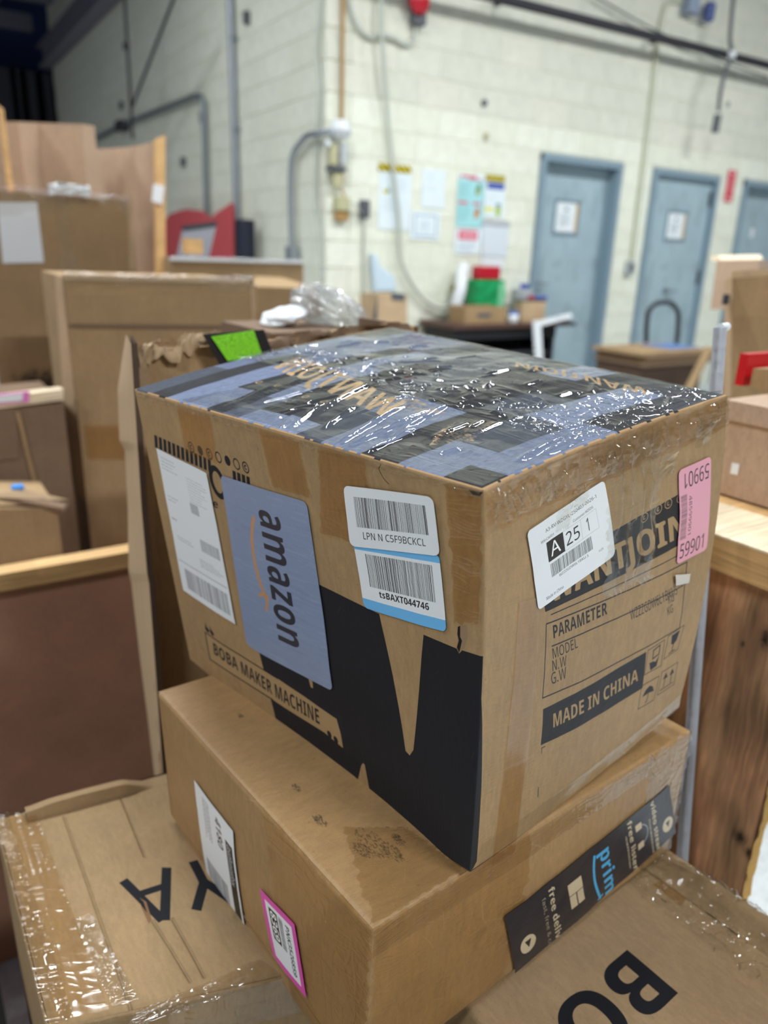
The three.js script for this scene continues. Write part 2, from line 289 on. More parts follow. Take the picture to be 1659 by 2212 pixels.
/* doors */
M.doorPaint = new THREE.MeshStandardMaterial({ color: 0xaabdc3, roughness: 0.45, map: tex(pixels(256, 512, (i, j) => { const k = 1 + 0.1 * (fbm(i / 50, j / 50) - 0.5); const s = fbm(i / 22 + 9, j / 34 + 4) > 0.66 ? 0.93 : 1; return [245 * k * s, 247 * k * s, 250 * k * s]; })) });
M.framePaint = new THREE.MeshStandardMaterial({ color: 0x8499a6, roughness: 0.45 });
M.paper = new THREE.MeshStandardMaterial({ color: 0xeaeef0, roughness: 0.7 }); M.ochre = new THREE.MeshStandardMaterial({ color: 0xc9a46a, roughness: 0.6 });
const paperTex = (fn, w = 256, h = 340) => { const c = canvas(w, h), x = c.getContext('2d'); x.fillStyle = '#e9eff1'; x.fillRect(0, 0, w, h); fn(x, w, h); return new THREE.MeshStandardMaterial({ map: tex(c), roughness: 0.6 }); };
const textRows = (x, x0, y0, w, n, gap, color, seed, thick = 4) => { const r = rng(seed); x.fillStyle = color; for (let i = 0; i < n; i++) { let k = 0; const l = w * (0.6 + 0.4 * r()); while (k < l) { const b = 6 + r() * 22; x.fillRect(x0 + k, y0 + i * gap, Math.min(b, l - k), thick); k += b + 6; } } };
function door(n, [x0, x1, rec], label) {
  const d = structure('door_' + n, label), w = x1 - x0, jw = 0.055, zc = WZ - rec;
  part(d, 'jamb', box(jw, DOOR_TOP, rec + 0.07, x0 + jw / 2, DOOR_TOP / 2, WZ + 0.015 - rec / 2 - 0.02), M.framePaint); part(d, 'jamb', box(jw, DOOR_TOP, rec + 0.07, x1 - jw / 2, DOOR_TOP / 2, WZ + 0.015 - rec / 2 - 0.02), M.framePaint);
  part(d, 'lintel', box(w, jw, rec + 0.07, x0 + w / 2, DOOR_TOP - jw / 2, WZ + 0.0148 - rec / 2 - 0.02), M.framePaint);
  const leaf = new THREE.Group(); leaf.name = 'leaf'; d.add(leaf);
  const g = new THREE.BoxGeometry(w - 2 * jw, DOOR_TOP - jw, 0.045); g.translate(x0 + w / 2, (DOOR_TOP - jw) / 2, zc - 0.02); part(leaf, 'door_panel', g, M.doorPaint);
  return { d, leaf, z: zc + 0.003, onDoor: (px, py) => onZ(px, py, zc + 0.003) };
}
const rectOn = (q, off) => slab(q, off);
function doorSign(D, q, seed) {
  const pts = q.map((p) => D.onDoor(...p)), x0 = Math.min(...pts.map((p) => p.x)), x1 = Math.max(...pts.map((p) => p.x)), y0 = Math.min(...pts.map((p) => p.y)), y1 = Math.max(...pts.map((p) => p.y));
  const w = x1 - x0, h = y1 - y0, cx = (x0 + x1) / 2, cy = (y0 + y1) / 2;
  part(D.leaf, 'window_frame', plain([box(w + 0.06, 0.02, 0.02, cx + 0.015, y1 + 0.02, D.z), box(w + 0.06, 0.02, 0.02, cx + 0.015, y0 - 0.02, D.z), box(0.02, h + 0.06, 0.02, x0 - 0.02, cy, D.z), box(0.02, h + 0.06, 0.02, x1 + 0.045, cy, D.z)]), M.framePaint);
  part(D.leaf, 'backing_strip', box(0.035, h, 0.008, x1 + 0.018, cy, D.z + 0.002), M.ochre);
  const g = new THREE.BoxGeometry(w, h, 0.004); g.translate(cx, cy, D.z + 0.006);
  part(D.leaf, 'paper_notice', g, paperTex((x, W, H) => { x.fillStyle = '#8a9499'; x.beginPath(); x.ellipse(W / 2, H * 0.22, 30, 22, 0, 0, 7); x.fill(); textRows(x, W * 0.2, H * 0.4, W * 0.6, 4, 38, '#7d8a90', seed, 16); }));
}
{
  const D1 = door(1, DOORS[0], 'blue grey steel door in a deep frame beside the notices'); doorSign(D1, [[1203, 438], [1242, 440], [1238, 502], [1197, 498]], 3);
  const D2 = door(2, DOORS[1], 'blue grey steel door between two other doors'); doorSign(D2, [[1445, 460], [1476, 463], [1470, 516], [1439, 512]], 4);
  const D3 = door(3, DOORS[2], 'blue grey steel door at the edge of the wall'); { const p = D3.onDoor(1624, 503); part(D3.leaf, 'small_sticker', box(0.06, 0.1, 0.004, p.x, p.y, D3.z + 0.004), M.paper); }
  for (const [D, px, py] of [[D1, 1153, 613], [D2, 1436, 628]]) { const p = D.onDoor(px, py); const h = new THREE.Group(); h.name = 'handle'; D.leaf.add(h); part(h, 'rose', cyl(0.035, 0.035, 0.012, 0, 0, 0).rotateX(Math.PI / 2).translate(p.x, p.y, D.z + 0.006), M.steel); part(h, 'lever', plain([rod(V(p.x, p.y, D.z), V(p.x, p.y, D.z + 0.06), 0.009), rod(V(p.x, p.y, D.z + 0.06), V(p.x + 0.12, p.y, D.z + 0.06), 0.01)]), M.steel); }
  for (const py of [430, 600]) { const p = D2.onDoor(1528, py); part(D2.d, 'hinge', box(0.03, 0.14, 0.03, DOORS[1][1] - 0.055, p.y, D2.z + 0.012), M.darkSteel); }
}

/* lamps: LED battens under the ceiling, rearmost and deepest ones added as fill */
M.lampBody = new THREE.MeshStandardMaterial({ color: 0xdddddd, roughness: 0.5 });
M.glow = new THREE.MeshStandardMaterial({ color: 0x000000, emissive: new THREE.Color(0.95, 0.99, 1), emissiveIntensity: 8 });
LAMPS.forEach(([x, z, k], i) => {
  const t = thing('ceiling_lamp', 'white LED batten hung under the ceiling, ' + ['over the boxes', 'before the doors', 'beyond the doors', 'over the bins', 'at the open side', 'added behind the eye as fill for the near faces', 'along the grey wall', 'added deep in the hall to lift the dark deck'][i], 'lamp', 'ceiling battens');
  t.position.set(x, LAMP_Y, z);
  part(t, 'housing', box(1.5, 0.06, 0.3, 0, 0.04, 0), M.lampBody); part(t, 'diffuser_light', box(1.46, 0.02, 0.26, 0, 0, 0), M.glow);
  for (const h of [-0.5, 0.5]) part(t, 'hanger', rod(V(h, 0.07, 0), V(h, CEIL - LAMP_Y, 0), 0.004), M.steel);
  const l = new THREE.RectAreaLight(new THREE.Color(0.94, 0.99, 1), LAMP_POWER * k, 1.46, 0.26); l.position.set(x, LAMP_Y - 0.015, z); l.lookAt(x, 0, z); l.name = 'batten'; scene.add(l);
});

/* ---------------------------------------------------------------- the tall printed carton on the stack */
const S = 1.18;
const mainBox = thing('printed_carton', 'kraft carton with big black W print, wrapped in shiny tape, topmost of the stack', 'carton');
{
  const A = at(1045, 1058, 0.326 * S), B = at(288, 840, 0.544 * S), C = at(1575, 852, 0.479 * S), K = at(850, 708, 0.696 * S), D = at(1015, 1888, 0.42 * S), E = at(408, 1425, 0.638 * S), F = at(1468, 1528, 0.572 * S), G = V(0.4068 * S, 1.3 - 0.3108 * S, -0.6046 * S);
  const bow = (a, b, px, py) => { const m = a.clone().add(b).multiplyScalar(0.5), d = -m.clone().sub(EYE).dot(BACK); return at(px, py, d).sub(m); };
  const eAD = bow(A, D, 1043, 1455), eED = bow(E, D, 712, 1672), eDF = bow(D, F, 1240, 1722), eAC = bow(A, C, 1303, 948), eBK = bow(B, K, 566, 764), eCF = bow(C, F, 1541, 1195);
  const long = new Face([B, A, D, E], [null, eAD, eED, null], 0.003, 0.0016, 3), end = new Face([A, C, F, D], [eAC, eCF, eDF, eAD], 0.003, 0.0022, 8);
  const top = new Face([K, C, A, B], [null, eAC, null, eBK], 0.005, 0.004, 5);
  const backLong = new Face([C, K, G, F], [null, null, null, eCF], 0, 0, 1), backEnd = new Face([K, B, E, G], [eBK], 0, 0, 1), under = new Face([E, D, F, G], [eED, eDF], 0, 0, 1);
  const INK = '#1b1b20', TAN = [162, 132, 94], TANS = 'rgb(168,138,98)';
  /* long side print */
  {
    const { c, x, w, h, P } = faceCanvas(long, 2048, TAN, 2);
    poly(x, [[500, 1166], [690, 1263], [819, 1326], [876, 1622], [885, 1632], [893, 1620], [915, 1371], [984, 1400], [1060, 1424], [1060, 1930], [1010, 1930], [808, 1760], [806, 1751], [788, 1652], [784, 1648], [780, 1654], [767, 1712], [764, 1740], [606, 1600], [590, 1530]].map((p) => P(...p)), INK);
    poly(x, [[600, 1222], [662, 1252], [676, 1487], [671, 1484]].map((p) => P(...p)), TANS);
    /* fine unprinted flute lines in the ink */
    const r = rng(4); x.strokeStyle = 'rgba(150,118,82,0.35)';
    for (let i = 0; i < 46; i++) { const u = 0.36 * w + r() * 0.3 * w, v = (0.78 + 0.2 * r()) * h; x.lineWidth = 1; x.beginPath(); x.moveTo(u, v); x.lineTo(u, v + 14 + 50 * r()); x.stroke(); }
    scuff(x, w, h, 120, 9, 'rgba(240,220,190,0.35)', 50); scuff(x, w, h, 60, 10, 'rgba(70,45,25,0.35)', 40);
    /* name plate */
    const plate = [[443, 1366], [600, 1466], [727, 1553], [736, 1585], [741, 1616], [700, 1582], [590, 1512], [454, 1424]].map((p) => P(...p));
    poly(x, plate, TANS); lines(x, [[600, 1466], [443, 1366], [454, 1424], [590, 1512]].map((p) => P(...p)), INK, 7);
    textOn(x, 'BOBA MAKER MACHINE', P(461, 1411), P(692, 1566), P(458, 1386));
    for (const [px, py, rot] of [[447, 1357, 0], [457, 1364, 0], [712, 1590, 1], [726, 1602, 1]]) { const [a, b] = P(px, py); x.fillStyle = INK; x.beginPath(); x.arc(a, b + (rot ? -8 : 8), 15, 0, 7); x.fill(); x.beginPath(); x.moveTo(a - 15 + rot * 30, b + (rot ? -8 : 8)); x.lineTo(a + (rot ? 12 : -12) * 0.2, b + (rot ? 34 : -34)); x.lineTo(a, b); x.fill(); }
    /* row of round marks, bars and partly covered letters */
    for (let i = 0; i < 7; i++) { const [a, b] = P(413 + i * 19.6, 966 + i * 7.3); x.strokeStyle = x.fillStyle = INK; x.lineWidth = 6; x.beginPath(); x.ellipse(a, b, 20, 22, 0, 0, 6.3); i % 3 === 1 ? x.fill() : x.stroke(); if (i % 2 === 0) { x.beginPath(); x.arc(a, b, 8, 1, 5.5); x.stroke(); } }
    for (let i = 0; i < 13; i++) { const s = 333 + i * 9.6, t = 947 + i * 4.3; poly(x, [P(s, t - 8), P(s + 6.6, t - 5), P(s + 8.4, t + 22), P(s + 1.8, t + 19)], INK); }
    { const [a, b] = P(470, 1042); x.strokeStyle = INK; x.lineWidth = 26; x.beginPath(); x.ellipse(a, b, 48, 62, 0, 0, 6.3); x.stroke(); }
    for (let i = 0; i < 4; i++) poly(x, [P(502 + i * 10, 1016 + i * 4), P(509 + i * 10, 1019 + i * 4), P(512 + i * 10, 1056 + i * 4), P(505 + i * 10, 1053 + i * 4)], INK);
    textOn(x, 'e', P(460, 1094), P(472, 1099), P(459, 1077));
    /* torn spot at the corner */
    { const q = [[990, 1352], [1008, 1350], [1012, 1372], [1004, 1398], [992, 1412], [986, 1400], [990, 1380]].map((p) => P(...p)); poly(x, q, 'rgb(150,122,92)'); const q2 = [[989, 1354], [994, 1352], [994, 1376], [998, 1384], [992, 1410], [987, 1398], [991, 1384], [988, 1370]].map((p) => P(...p)); poly(x, q2, '#1a140f'); }
    poly(x, [[990, 1046], [1046, 1060], [1044, 1076], [1030, 1072], [1016, 1078], [1004, 1062]].map((p) => P(...p)), 'rgb(150,124,92)'); poly(x, [[1012, 1058], [1042, 1064], [1036, 1072], [1020, 1068]].map((p) => P(...p)), '#2a1f16');
    lines(x, [[823, 1003], [818, 1012], [822, 1022], [829, 1034], [840, 1046]].map((p) => P(...p)), '#3a2a1c', 3);
    long.owner = part(mainBox, 'long_side', long.mesh(44, 34), new THREE.MeshPhysicalMaterial({ map: tex(c), roughness: 0.7, specularIntensity: 0.6, bumpMap: bumpOf(512, 384, (i, j) => 128 + 60 * (fbm(i / 30, j / 30) - 0.5) + 40 * (noise(i / 2, j / 14) - 0.5)), bumpScale: 0.0008 }), 'long side with black W print and name plate');
  }
  /* end print */
  {
    const { c, x, w, h, P } = faceCanvas(end, 1792, TAN, 5), line = (pts, lw) => lines(x, pts.map((p) => P(...p)), INK, lw);
    const band = [[1178, 1322], [1166, 1234], [1462, 1070], [1490, 1056], [1500, 1162], [1462, 1180]];
    poly(x, band.map((p) => P(...p)), INK);
    textOn(x, 'WANTJOIN', P(1188, 1303), P(1486, 1150), P(1180, 1246), 'bold', TANS);
    textOn(x, 'WANTJOIN', P(1190, 1303), P(1488, 1150), P(1182, 1246), 'bold', TANS);
    for (const [px, py] of [[1392, 1118], [1422, 1100], [1444, 1088], [1470, 1076]]) { const [a, b] = P(px, py); x.strokeStyle = TANS; x.lineWidth = 5; x.beginPath(); x.ellipse(a, b, 26, 22, 0, 0, 6.3); x.stroke(); x.beginPath(); x.arc(a, b, 8, 0.5, 5); x.stroke(); }
    line([[1190, 1328], [1480, 1192]], 5);
    line([[1180, 1348], [1484, 1214], [1468, 1356], [1172, 1508], [1180, 1348]], 6); line([[1192, 1396], [1476, 1264]], 6);
    textOn(x, 'PARAMETER', P(1194, 1380), P(1312, 1326), P(1192, 1352)); textOn(x, 'MODEL', P(1193, 1424), P(1249, 1398), P(1191, 1402), '');
    textOn(x, 'N.W', P(1192, 1451), P(1224, 1437), P(1191, 1428), ''); textOn(x, 'G.W', P(1190, 1479), P(1224, 1464), P(1189, 1455), '');
    textOn(x, 'WZZZGDW6L1BKUS', P(1362, 1340), P(1464, 1282), P(1360, 1318), ''); textOn(x, 'KG', P(1443, 1305), P(1457, 1297), P(1442, 1288), ''); textOn(x, 'KG', P(1441, 1330), P(1455, 1321), P(1440, 1313), '');
    poly(x, [[1173, 1532], [1396, 1408], [1388, 1486], [1168, 1610]].map((p) => P(...p)), INK); textOn(x, 'MADE IN CHINA', P(1193, 1573), P(1378, 1470), P(1193, 1543), 'bold', TANS);
    for (const [q, k] of [[[[1400, 1405], [1436, 1382], [1428, 1438], [1392, 1458]], 0], [[[1444, 1374], [1478, 1350], [1464, 1402], [1434, 1424]], 1], [[[1386, 1482], [1424, 1460], [1412, 1512], [1378, 1532]], 2], [[[1430, 1452], [1464, 1430], [1456, 1478], [1420, 1502]], 3]]) {
      const p = q.map((r) => P(...r)); poly(x, p, null, INK, 4);
      const L = (u, v) => { const a = [p[0][0] * (1 - u) + p[1][0] * u, p[0][1] * (1 - u) + p[1][1] * u], b = [p[3][0] * (1 - u) + p[2][0] * u, p[3][1] * (1 - u) + p[2][1] * u]; return [a[0] * (1 - v) + b[0] * v, a[1] * (1 - v) + b[1] * v]; };
      if (k === 0) { poly(x, [L(0.2, 0.6), L(0.35, 0.95), L(0.7, 0.9), L(0.8, 0.5), L(0.6, 0.7), L(0.45, 0.62)], INK); poly(x, [L(0.35, 0.15), L(0.75, 0.1), L(0.75, 0.45), L(0.38, 0.5)], null, INK, 8); }
      if (k === 1) { poly(x, [L(0.25, 0.1), L(0.78, 0.1), L(0.7, 0.5), L(0.52, 0.6), L(0.33, 0.5)], INK); lines(x, [L(0.52, 0.55), L(0.52, 0.9)], INK, 7); lines(x, [L(0.3, 0.9), L(0.75, 0.9)], INK, 6); }
      if (k === 2) { poly(x, [L(0.15, 0.55), L(0.3, 0.3), L(0.5, 0.2), L(0.7, 0.3), L(0.85, 0.55), L(0.5, 0.5)], INK); lines(x, [L(0.5, 0.5), L(0.5, 0.85), L(0.4, 0.88)], INK, 6); }
      if (k === 3) for (const o of [0.3, 0.7]) { lines(x, [L(o, 0.3), L(o, 0.8)], INK, 6); poly(x, [L(o - 0.15, 0.4), L(o, 0.15), L(o + 0.15, 0.4)], INK); }
      if (k === 3) lines(x, [L(0.1, 0.85), L(0.9, 0.85)], INK, 5);
    }
    line([[1170, 1628], [1170, 1616], [1178, 1612]], 4); line([[1163, 1700], [1162, 1722]], 6);
    poly(x, [[1015, 1890], [1034, 1420], [1041, 1422], [1040, 1700], [1030, 1860]].map((p) => P(...p)), INK);
    scuff(x, w, h, 130, 19, 'rgba(245,228,200,0.4)', 60); scuff(x, w, h, 40, 20, 'rgba(70,45,25,0.3)', 40);
    end.owner = part(mainBox, 'end_side', end.mesh(40, 36), new THREE.MeshPhysicalMaterial({ map: tex(c), roughness: 0.58, bumpMap: bumpOf(512, 512, (i, j) => 128 + 80 * (fbm(i / 30, j / 40) - 0.5) + 40 * (noise(i / 14, j / 2) - 0.5)), bumpScale: 0.0008 }), 'end with parameter table and made in china band');
  }
  /* top flaps: worn black plank print, wall reflections painted in as blue-grey planks */
  {
    const w = 2048, h = Math.round((w * top.h) / top.w), P = (px, py) => { const [u, v] = top.uvOf(px, py); return [u * w, v * h]; };
    const c = canvas(w, h), x = c.getContext('2d'), r = rng(33);
    x.fillStyle = '#26272c'; x.fillRect(0, 0, w, h);
    const tones = ['#141418', '#1a1a1f', '#17171b', '#1e1f24', '#2b2c32', '#33353b', '#59627a', '#667089', '#4a5162', '#727c94', '#3c414d'];
    for (let k = 0, X = 0; X < w; k++) { const rw = w * (0.05 + 0.05 * r()); let y = -r() * h * 0.25; while (y < h) { const l = h * (0.16 + 0.3 * r()); x.fillStyle = tones[Math.floor(r() * tones.length)]; x.fillRect(X, y, rw + 1, l); y += l; } X += rw; }
    /* letters of the lid print */
    const T = 'rgb(176,146,106)';
    textOn(x, 'WANTJOIN', P(835, 905), P(588, 792), P(880, 868), 'bold', T); textOn(x, 'WANTJOIN', P(1395, 838), P(1110, 782), P(1402, 854), 'bold', T);
    for (const [px, py] of [[560, 826], [600, 833], [660, 857], [700, 868]]) { const [a, b] = P(px, py); x.strokeStyle = T; x.lineWidth = 7; x.beginPath(); x.arc(a, b, 16, 0, 5.4); x.stroke(); }
    /* rubbed-through board */
    for (const q of [[[1000, 900], [1068, 910], [1020, 950], [930, 960], [940, 935]], [[760, 852], [900, 862], [960, 890], [820, 884]]]) { x.globalAlpha = 0.5; const p = q.map((k) => P(...k)); for (let i = 0; i < 500; i++) { const a = r(), b = r() * (1 - a), o = 1 + Math.floor(r() * (p.length - 2)); const X = p[0][0] + a * (p[o][0] - p[0][0]) + b * (p[o + 1][0] - p[0][0]), Y = p[0][1] + a * (p[o][1] - p[0][1]) + b * (p[o + 1][1] - p[0][1]); x.fillStyle = T; x.fillRect(X, Y, 2 + 22 * r() * r(), 2 + 9 * r()); } x.globalAlpha = 1; }
    scuff(x, w, h, 420, 41, 'rgba(190,196,210,0.4)', 34); scuff(x, w, h, 500, 42, 'rgba(10,10,14,0.8)', 60); scuff(x, w, h, 60, 43, 'rgba(186,152,106,0.8)', 26);
    const d = x.getImageData(0, 0, w, h); for (let j = 0; j < h; j++) for (let i = 0; i < w; i++) { const k = (j * w + i) * 4, m = 0.86 + 0.2 * noise(i / 5, j / 26) + 0.1 * noise(i / 1.7, j / 1.7); const e = Math.min(i, w - i, j, h - j) / w, wear = e < 0.006 && noise(i / 30, j / 30) > 0.35; for (let q = 0; q < 3; q++) d.data[k + q] = wear ? [176, 140, 98][q] : d.data[k + q] * m; } x.putImageData(d, 0, 0);
    const bump = bumpOf(1024, 768, (i, j) => 255 * (0.5 * Math.pow(ridge(i / 26 + 2 * noise(i / 70, j / 70), j / 150), 7) + 0.3 * Math.pow(ridge(i / 60 + 50, j / 20), 9) + 0.25 * fbm(i / 20, j / 40)));
    top.owner = part(mainBox, 'top_flap', top.mesh(60, 50), new THREE.MeshPhysicalMaterial({ map: tex(c), roughness: 0.6, specularIntensity: 0.35, bumpMap: bump, bumpScale: 0.0008 }), 'worn black printed lid with painted blue grey reflections');
  }
  for (const [n, f] of [['back_side', backLong], ['back_end', backEnd], ['bottom', under]]) part(mainBox, n, f.mesh(6, 6, 0.003, true), M.tan);

  /* clear tape: along the lid seam and over the end, wrinkled */
  const fr = rng(77), folds = [[621, 937, 712, 868], [672, 904, 828, 823], [723, 971, 880, 876], [752, 971, 955, 880], [850, 953, 975, 873], [700, 930, 770, 880], [790, 985, 900, 925], [560, 800, 600, 792], [880, 870, 960, 820], [1180, 985, 1290, 930], [1120, 1000, 1230, 945], [1230, 960, 1330, 900]].map((q) => [...top.uvOf(q[0], q[1]), ...top.uvOf(q[2], q[3]), 0.0026, 0.0042]);
  for (let i = 0; i < 26; i++) { const u = 0.05 + 0.93 * fr(), v = 0.3 + 0.66 * fr(), l = 0.05 + 0.22 * fr(), a = -0.25 + 0.5 * fr(); folds.push([u, v, u + a * l, Math.min(0.99, v + l), 0.0009 + 0.0012 * fr(), 0.003 + 0.002 * fr()]); }
  const crinkle = []; for (let i = 0; i < 130; i++) { const u = fr(), v = 0.38 + 0.2 * fr(), l = 0.012 + 0.05 * fr(), a = fr() * 6.3; crinkle.push([u, v, u + Math.cos(a) * l, v + Math.sin(a) * l, 0.0008 + 0.0018 * fr(), 0.002 + 0.0025 * fr()]); }
  for (let i = 0; i < 90; i++) { const u = 0.86 + 0.13 * fr(), v = 0.02 + 0.6 * fr(), l = 0.02 + 0.06 * fr(), a = fr() * 6.3; crinkle.push([u, v, Math.min(0.997, u + Math.cos(a) * l), v + Math.sin(a) * l, 0.001 + 0.003 * fr(), 0.0025 + 0.003 * fr()]); }
  part(top.owner, 'clear_tape', top.patch([[0.3, 0.6], [0.995, 0.6], [0.995, 0.995], [0.2, 0.99]], { lift: 0.001, nu: 300, nv: 200, wave: 0.0007, waveAt: 16, seed: 51, tile: 3, folds, aniso: [1.6, 0.6] }), M.film, 'clear tape with long folds over the near flap');
  part(top.owner, 'clear_tape', top.patch([[0.0, 0.38], [0.995, 0.36], [0.995, 0.6], [0.0, 0.59]], { lift: 0.0012, nu: 260, nv: 90, wave: 0.0018, waveAt: 26, seed: 12, tile: 3, folds: crinkle, aniso: [1, 1.4] }), M.tapeShine, 'wrinkled clear tape over the lid seam');
  part(top.owner, 'clear_tape', top.patch([[0.0, 0.01], [0.995, 0.01], [0.995, 0.36], [0.0, 0.38]], { lift: 0.001, nu: 200, nv: 110, wave: 0.0008, waveAt: 16, seed: 31, tile: 3, folds: [...folds.slice(12).map((f) => [f[0], f[1] * 0.4, f[2], f[3] * 0.4, f[4], f[5]]), ...crinkle.slice(130)], aniso: [1.6, 0.6] }), M.film, 'clear tape over the far flap');
  part(end.owner, 'clear_tape', end.patch([end.uvOf(1310, 958), end.uvOf(1425, 925), end.uvOf(1402, 1250), end.uvOf(1300, 1290)], { lift: 0.001, nu: 70, nv: 150, wave: 0.002, waveAt: 16, seed: 71, tile: 2, ragged: 0.06, aniso: [1.6, 0.5], folds: [[1330, 960, 1322, 1160], [1352, 990, 1330, 1240], [1376, 1010, 1362, 1240], [1400, 1020, 1382, 1110], [1342, 1050, 1362, 1130], [1385, 1080, 1400, 1200], [1340, 1130, 1335, 1270]].map((q) => [...end.uvOf(q[0], q[1]), ...end.uvOf(q[2], q[3]), 0.005, 0.006]) }), M.film, 'wrinkled clear tape hanging down the end');
  part(end.owner, 'clear_tape', end.patch([[0.0, 0.005], [1, 0.005], [1, 0.1], [0.0, 0.13]], { lift: 0.0008, nu: 120, nv: 24, wave: 0.0012, waveAt: 30, seed: 81, tile: 2, ragged: 0.1 }), M.tapeBrown, 'amber tape along the upper edge of the end');
  part(end.owner, 'clear_tape', end.patch([[0.04, 0.94], [0.98, 0.945], [0.99, 0.99], [0.01, 0.99]], { lift: 0.0008, nu: 90, nv: 24, wave: 0.001, waveAt: 26, seed: 95, tile: 2, ragged: 0.08 }), M.film, 'clear tape along the lower edge of the end');
  part(end.owner, 'clear_tape', end.patch([end.uvOf(1120, 1300), end.uvOf(1165, 1290), end.uvOf(1110, 1840), end.uvOf(1060, 1870)], { lift: 0.0006, nu: 10, nv: 40, wave: 0.0004, seed: 97, tile: 1 }), M.tapeBrown);
  const drape = (n, sd, v0, v1, hi) => { const r = rng(sd), o = []; for (let i = 0; i < n; i++) { const u = r(), v = v0 + (v1 - v0) * r() * 0.5, l = (v1 - v0) * (0.3 + 0.6 * r()); o.push([u, v, Math.min(0.995, Math.max(0.005, u + (r() - 0.5) * 0.06)), v + l, hi * (0.4 + r()), 0.0035 + 0.003 * r()]); } return o; };
  part(end.owner, 'clear_tape', end.patch([[0.02, 0.004], [0.995, 0.004], [0.99, 0.085], [0.02, 0.11]], { lift: 0.0016, nu: 260, nv: 40, wave: 0.0016, waveAt: 30, seed: 82, tile: 2, ragged: 0.12, folds: drape(70, 19, 0.004, 0.1, 0.0032) }), M.film, 'crinkled film hanging over the upper edge');
  part(long.owner, 'clear_tape', long.patch([[0.01, 0.003], [0.995, 0.003], [0.995, 0.026], [0.01, 0.022]], { lift: 0.0008, nu: 260, nv: 12, seed: 83, tile: 2, ragged: 0.2, folds: drape(60, 29, 0.003, 0.026, 0.0016) }), M.film, 'thin film edge along the lid');
  for (const [a, b] of [[1172, 1040], [1200, 1100], [1238, 1050], [1290, 985], [1425, 985], [1500, 920]]) part(end.owner, 'clear_tape', end.patch([end.uvOf(a, b), end.uvOf(a + 34, b - 16), end.uvOf(a + 26, b + 34), end.uvOf(a - 6, b + 48)], { lift: 0.0012, nu: 24, nv: 24, wave: 0.004, waveAt: 60, seed: a, tile: 2, ragged: 0.2 }), M.film, 'loose fold of clear film');
  for (const q of [[[382, 874], [455, 897], [470, 1000], [402, 975]], [[560, 925], [645, 950], [670, 1075], [590, 1050]], [[690, 965], [790, 990], [812, 1180], [695, 1150]], [[960, 1040], [1040, 1060], [1038, 1345], [985, 1345]]]) part(long.owner, 'brown_tape', long.label(q, { lift: 0.0006, nu: 10, nv: 20, ragged: 0.04, wave: 0.0012, seed: q[0][0], tile: 6 }), M.tapeBrown, 'strip of brown tape below the lid edge');

  /* labels */
  const sticker = (face, q, name, w, h, draw, label, round = 0.003, rough = 0.35, lift = 0.0011) => { const c = canvas(w, h), x = c.getContext('2d'); x.fillStyle = '#eef1f4'; x.fillRect(0, 0, w, h); draw(x, w, h); part(face.owner, name, face.label(q, { lift, round, nu: 18, nv: 18 }), new THREE.MeshPhysicalMaterial({ map: tex(c), roughness: rough, bumpMap: boardBump, bumpScale: 0.0003 }), label); };
  sticker(long, [[340, 967], [448, 1021], [511, 1348], [398, 1274]], 'shipping_label', 560, 860, (x, w, h) => {
    textRows(x, 30, 40, 180, 4, 20, '#9aa0a8', 2); textRows(x, 30, 260, 130, 2, 20, '#8c929a', 3); textRows(x, 30, 390, 60, 1, 20, '#7c828a', 4, 8); textRows(x, 60, 490, 180, 2, 16, '#9aa0a8', 5); textRows(x, 300, 90, 220, 9, 16, '#a4a9b0', 6, 3); textRows(x, 280, 560, 250, 4, 14, '#9aa0a8', 7);
    barcode(x, 330, 430, 200, 70, 8, '#83888f'); x.fillStyle = '#b9bec4'; x.fillRect(290, 230, 90, 60); x.strokeStyle = '#8c9299'; x.lineWidth = 2; x.strokeRect(20, 650, 520, 2); barcode(x, 70, 690, 460, 130, 9, '#5d626a');
  }, 'white shipping label with faint text and barcodes', 0.001);
  sticker(long, [[478, 1025], [665, 1084], [721, 1492], [535, 1392]], 'logo_label', 760, 1100, (x, w, h) => {
    x.fillStyle = '#8796b4'; x.fillRect(0, 0, w, h); for (let i = 0; i < 260; i++) { const r = rng(i + 3); x.fillStyle = `rgba(${r() > 0.5 ? '225,232,245' : '80,92,118'},0.06)`; x.fillRect(r() * w, r() * h, 30 + 200 * r(), 2 + 14 * r()); }
    x.save(); x.translate(330, 120); x.rotate(Math.PI / 2); fitText(x, 'amazon', 0, -235, 830, 240, 'bold', '#2a2f3a'); x.restore();
    x.strokeStyle = '#c79167'; x.lineWidth = 26; x.lineCap = 'round'; x.beginPath(); x.moveTo(265, 200); x.quadraticCurveTo(150, 440, 268, 690); x.stroke(); x.lineWidth = 20; x.beginPath(); x.moveTo(205, 690); x.quadraticCurveTo(270, 660, 285, 680); x.lineTo(250, 770); x.stroke();
    scuff(x, w, h, 16, 5, 'rgba(235,238,245,0.9)', 110);
  }, 'blue grey poly label with dark logo lettering and orange arrow', 0.005, 0.3);
  sticker(long, [[765, 1168], [951, 1196], [967, 1364], [789, 1311]], 'blue_barcode_label', 700, 560, (x, w, h) => {
    x.fillStyle = '#6fbcf0'; x.fillRect(0, 0, w, 66); x.fillRect(0, h - 84, w, 84); barcode(x, 90, 92, 545, 270, 31); fitText(x, 'tsBAXT044746', 160, 380, 420, 52, 'bold', '#101014');
  }, 'white barcode label with light blue bands', 0.004, 0.35, 0.0011);
  sticker(long, [[745, 1047], [939, 1072], [954, 1200], [760, 1178]], 'barcode_label', 760, 480, (x, w, h) => { barcode(x, 90, 80, 600, 240, 51); fitText(x, 'LPN N C5F9BCKCL', 130, 356, 530, 56, '', '#1b1b20'); }, 'white label with barcode and LPN number', 0.005, 0.35, 0.0016);
